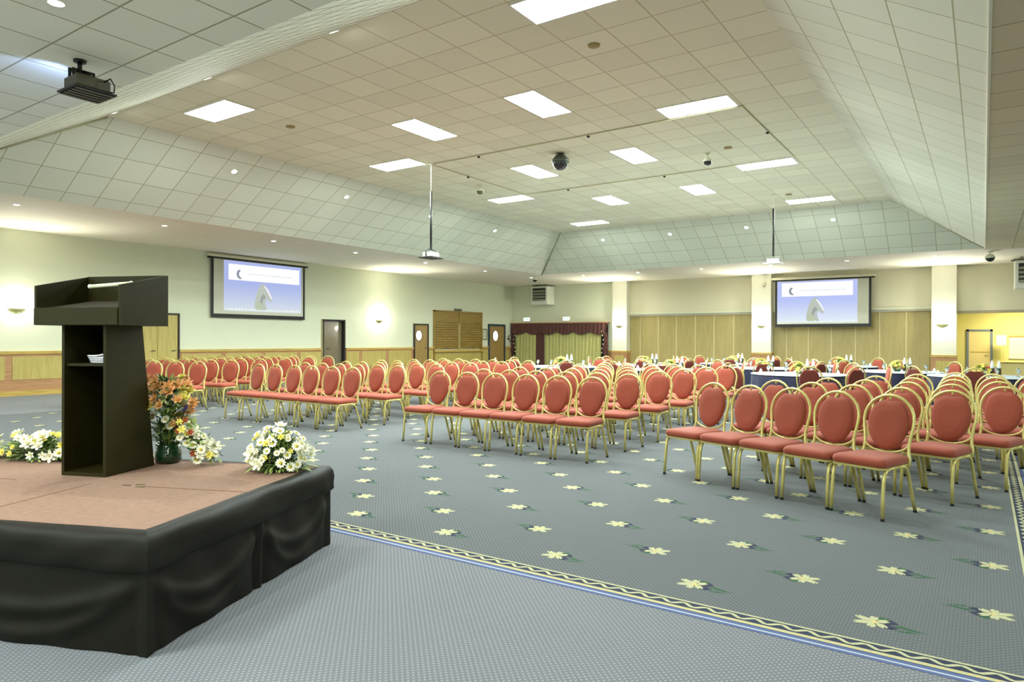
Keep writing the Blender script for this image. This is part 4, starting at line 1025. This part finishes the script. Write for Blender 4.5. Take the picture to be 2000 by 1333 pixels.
# ================================================================== ROUND TABLES
TBL = [(-7.98, 13.6, 'leftmost navy table'), (-5.36, 13.6, 'second navy table, near row'), (-2.80, 13.4, 'third navy table, near row'), (-.02, 14.6, 'rightmost navy table'),
       (-6.84, 15.8, 'left navy table, middle row'), (-4.09, 15.8, 'centre navy table, middle row'), (-1.45, 15.8, 'right navy table, middle row'),
       (-5.48, 18.3, 'left navy table, back row'), (-2.88, 18.3, 'right navy table, back row')]
SIDES = ['near', 'near right', 'right', 'far right', 'far', 'far left', 'left', 'near left']
TZ = .68
def make_cloth():
    mb = MB(); n = 96; rings = []
    for r, z, am in ((.001, TZ+.012, 0), (.6, TZ+.012, 0), (.80, TZ+.012, 0), (.815, TZ+.005, 0), (.825, TZ-.03, .004), (.832, TZ-.2, .010), (.84, TZ-.42, .016), (.85, .004, .022)):
        rings.append([((r+am*math.sin(16*2*PI*k/n))*math.cos(2*PI*k/n), (r+am*math.sin(16*2*PI*k/n))*math.sin(2*PI*k/n), z) for k in range(n)])
    mb.loft(rings, M_NAVY, smooth=True); return mb.build('tablecloth', recalc=True)
def make_overlay():
    mb = MB(); n = 48
    mb.loft([[(r*math.cos(2*PI*k/n), r*math.sin(2*PI*k/n), z) for k in range(n)] for r, z in ((.001, TZ+.0155), (.828, TZ+.0155), (.833, TZ+.006))], mat('pale_overlay', (196, 208, 216), .7), smooth=True); return mb.build('table_overlay')
def make_bottle():
    t = thing('table_bottle', 'x', 'bottle', (0, 0, 0))
    mb = MB(); mb.lathe([(.001, 0), (.026, 0), (.028, .01), (.028, .11), (.022, .14)], M_BOTTLE, n=12); mb.build('bottle_base', t)
    mb = MB(); mb.lathe([(.022, .135), (.030, .15), (.026, .20), (.012, .255), (.010, .27), (.001, .27)], M_WHITECL, n=12); mb.build('napkin_wrap', t); return t
def make_glass():
    mb = MB(); mb.lathe([(.001, 0), (.028, 0), (.027, .004), (.004, .008), (.003, .06), (.016, .075), (.026, .105), (.023, .14), (.021, .14), (.024, .105), (.001, .078)], M_GLASS, n=12); return mb.build('wine_glass')
def make_centre():
    t = thing('flower_centrepiece', 'x', 'flowers', (0, 0, 0)); rnd = random.Random(21)
    mb = MB(); mb.lathe([(.001, 0), (.07, 0), (.10, .05), (.001, .05)], mat('bowl_green', (70, 110, 80), .5), n=16); mb.build('bowl', t)
    mb = MB()
    for k in range(90):
        a = rnd.uniform(0, 2*PI); el = rnd.uniform(0, 1.4); d = Vector((math.cos(a)*math.cos(el), math.sin(a)*math.cos(el), math.sin(el))); leaf(mb, Vector((0, 0, .05))+d*.06, d, .10, .03, rnd.choice([M_LEAFL, M_LEAF]), .3)
    mb.build('foliage', t, recalc=False)
    for k in range(22):
        a = rnd.uniform(0, 2*PI); el = rnd.uniform(.1, 1.5); d = Vector((math.cos(a)*math.cos(el), math.sin(a)*math.cos(el), math.sin(el)))
        o = bpy.data.objects.new('flower_head', FM['yellow']); COL.objects.link(o); o.parent = t; o.location = Vector((d.x*.13, d.y*.13, .05+d.z*.13)); o.scale = (1.3,)*3
        o.rotation_euler = Vector((0, 0, 1)).rotation_difference(d).to_euler()
    return t
def make_napkin():
    mb = MB(); mb.loft([[(r*math.cos(2*PI*k/8), r*math.sin(2*PI*k/8), z) for k in range(8)] for r, z in ((.05, 0), (.035, .015), (.015, .07), (.001, .085))], M_WHITECL, smooth=False); return mb.build('folded_napkin')
CL, OV, BT, GL, CP, NP = make_cloth(), make_overlay(), make_bottle(), make_glass(), make_centre(), make_napkin()
TT = thing('round_table', 'x', 'table', (0, 0, 0))
mb = MB(); mb.lathe([(.001, TZ-.02), (.79, TZ-.02), (.80, TZ-.01), (.79, TZ), (.001, TZ)], M_WOODT, n=40); mb.build('tabletop', TT)
for k in range(4):
    a = PI/4+k*PI/2; mb = MB(); mb.tube([(.5*math.cos(a), .5*math.sin(a), TZ-.02), (.55*math.cos(a), .55*math.sin(a), 0)], .014, M_GREYM); mb.build('leg', TT)
TCH = []
def place(o, loc, rz, label, cat, group, first):
    if first:
        o.location = loc; o.rotation_euler = (0, 0, rz); o['label'] = label; o['category'] = cat; o['group'] = group; return o
    return dup(o, loc, rz, label, group)
for ti, (x, y, nm) in enumerate(TBL):
    f = ti == 0
    place(TT, (x, y, 0), 0, 'round banquet table under cloth, the %s' % nm, 'table', 'round banquet tables', f)
    place(CL, (x, y, 0), 0, 'navy floor-length cloth over the %s' % nm, 'tablecloth', 'navy tablecloths', f)
    place(OV, (x, y, 0), 0, 'pale round overlay on top of the %s' % nm, 'tablecloth', 'pale table overlays', f)
    zt = TZ+.017
    fx = Vector((-x, -y, 0)).normalized(); rt = Vector((fx.y*-1, fx.x, 0))
    place(CP, (x, y, zt), ti*.7, 'low yellow flower centrepiece on the %s' % nm, 'flowers', 'yellow centrepieces', f)
    for k in range(2):
        q = Vector((x, y, zt))+rt*(.15+.10*k)+fx*(-.22)
        place(BT, q, 0, 'dark bottle with white top, %s of two on the %s' % (['left', 'right'][k], nm), 'bottle', 'wrapped bottles on the round tables', f and k == 0)
    for k in range(8):
        a = math.atan2(fx.y, fx.x)+k*PI/4+PI/8
        q = Vector((x+.56*math.cos(a), y+.56*math.sin(a), zt))
        place(GL, q, 0, 'clear wine glass, %s side of the %s' % (SIDES[k], nm), 'glass', 'wine glasses on the %s' % nm, f and k == 0)
        q = Vector((x+.66*math.cos(a+.3), y+.66*math.sin(a+.3), zt))
        if k % 2: place(NP, q, 0, 'white folded napkin, %s side of the %s' % (SIDES[k], nm), 'napkin', 'napkins on the %s' % nm, f and k == 1)
    rnd = random.Random(ti)
    for k in range(8):
        a = math.atan2(fx.y, fx.x)+k*PI/4+rnd.uniform(-.12, .12); r = 1.16+rnd.uniform(-.02, .12)
        cxx, cyy = x+r*math.cos(a), y+r*math.sin(a)
        if any(math.hypot(cxx-x2, cyy-y2) < 1.22 for x2, y2, _ in TBL if (x2, y2) != (x, y)): continue
        if any(math.hypot(cxx-a2, cyy-b2) < .62 for a2, b2 in TCH): continue
        TCH.append((cxx, cyy))
        chair(cxx, cyy, a-PI/2, 'red gilt chair, %s side of the %s' % (SIDES[k], nm), 'banquet chairs around the round tables')
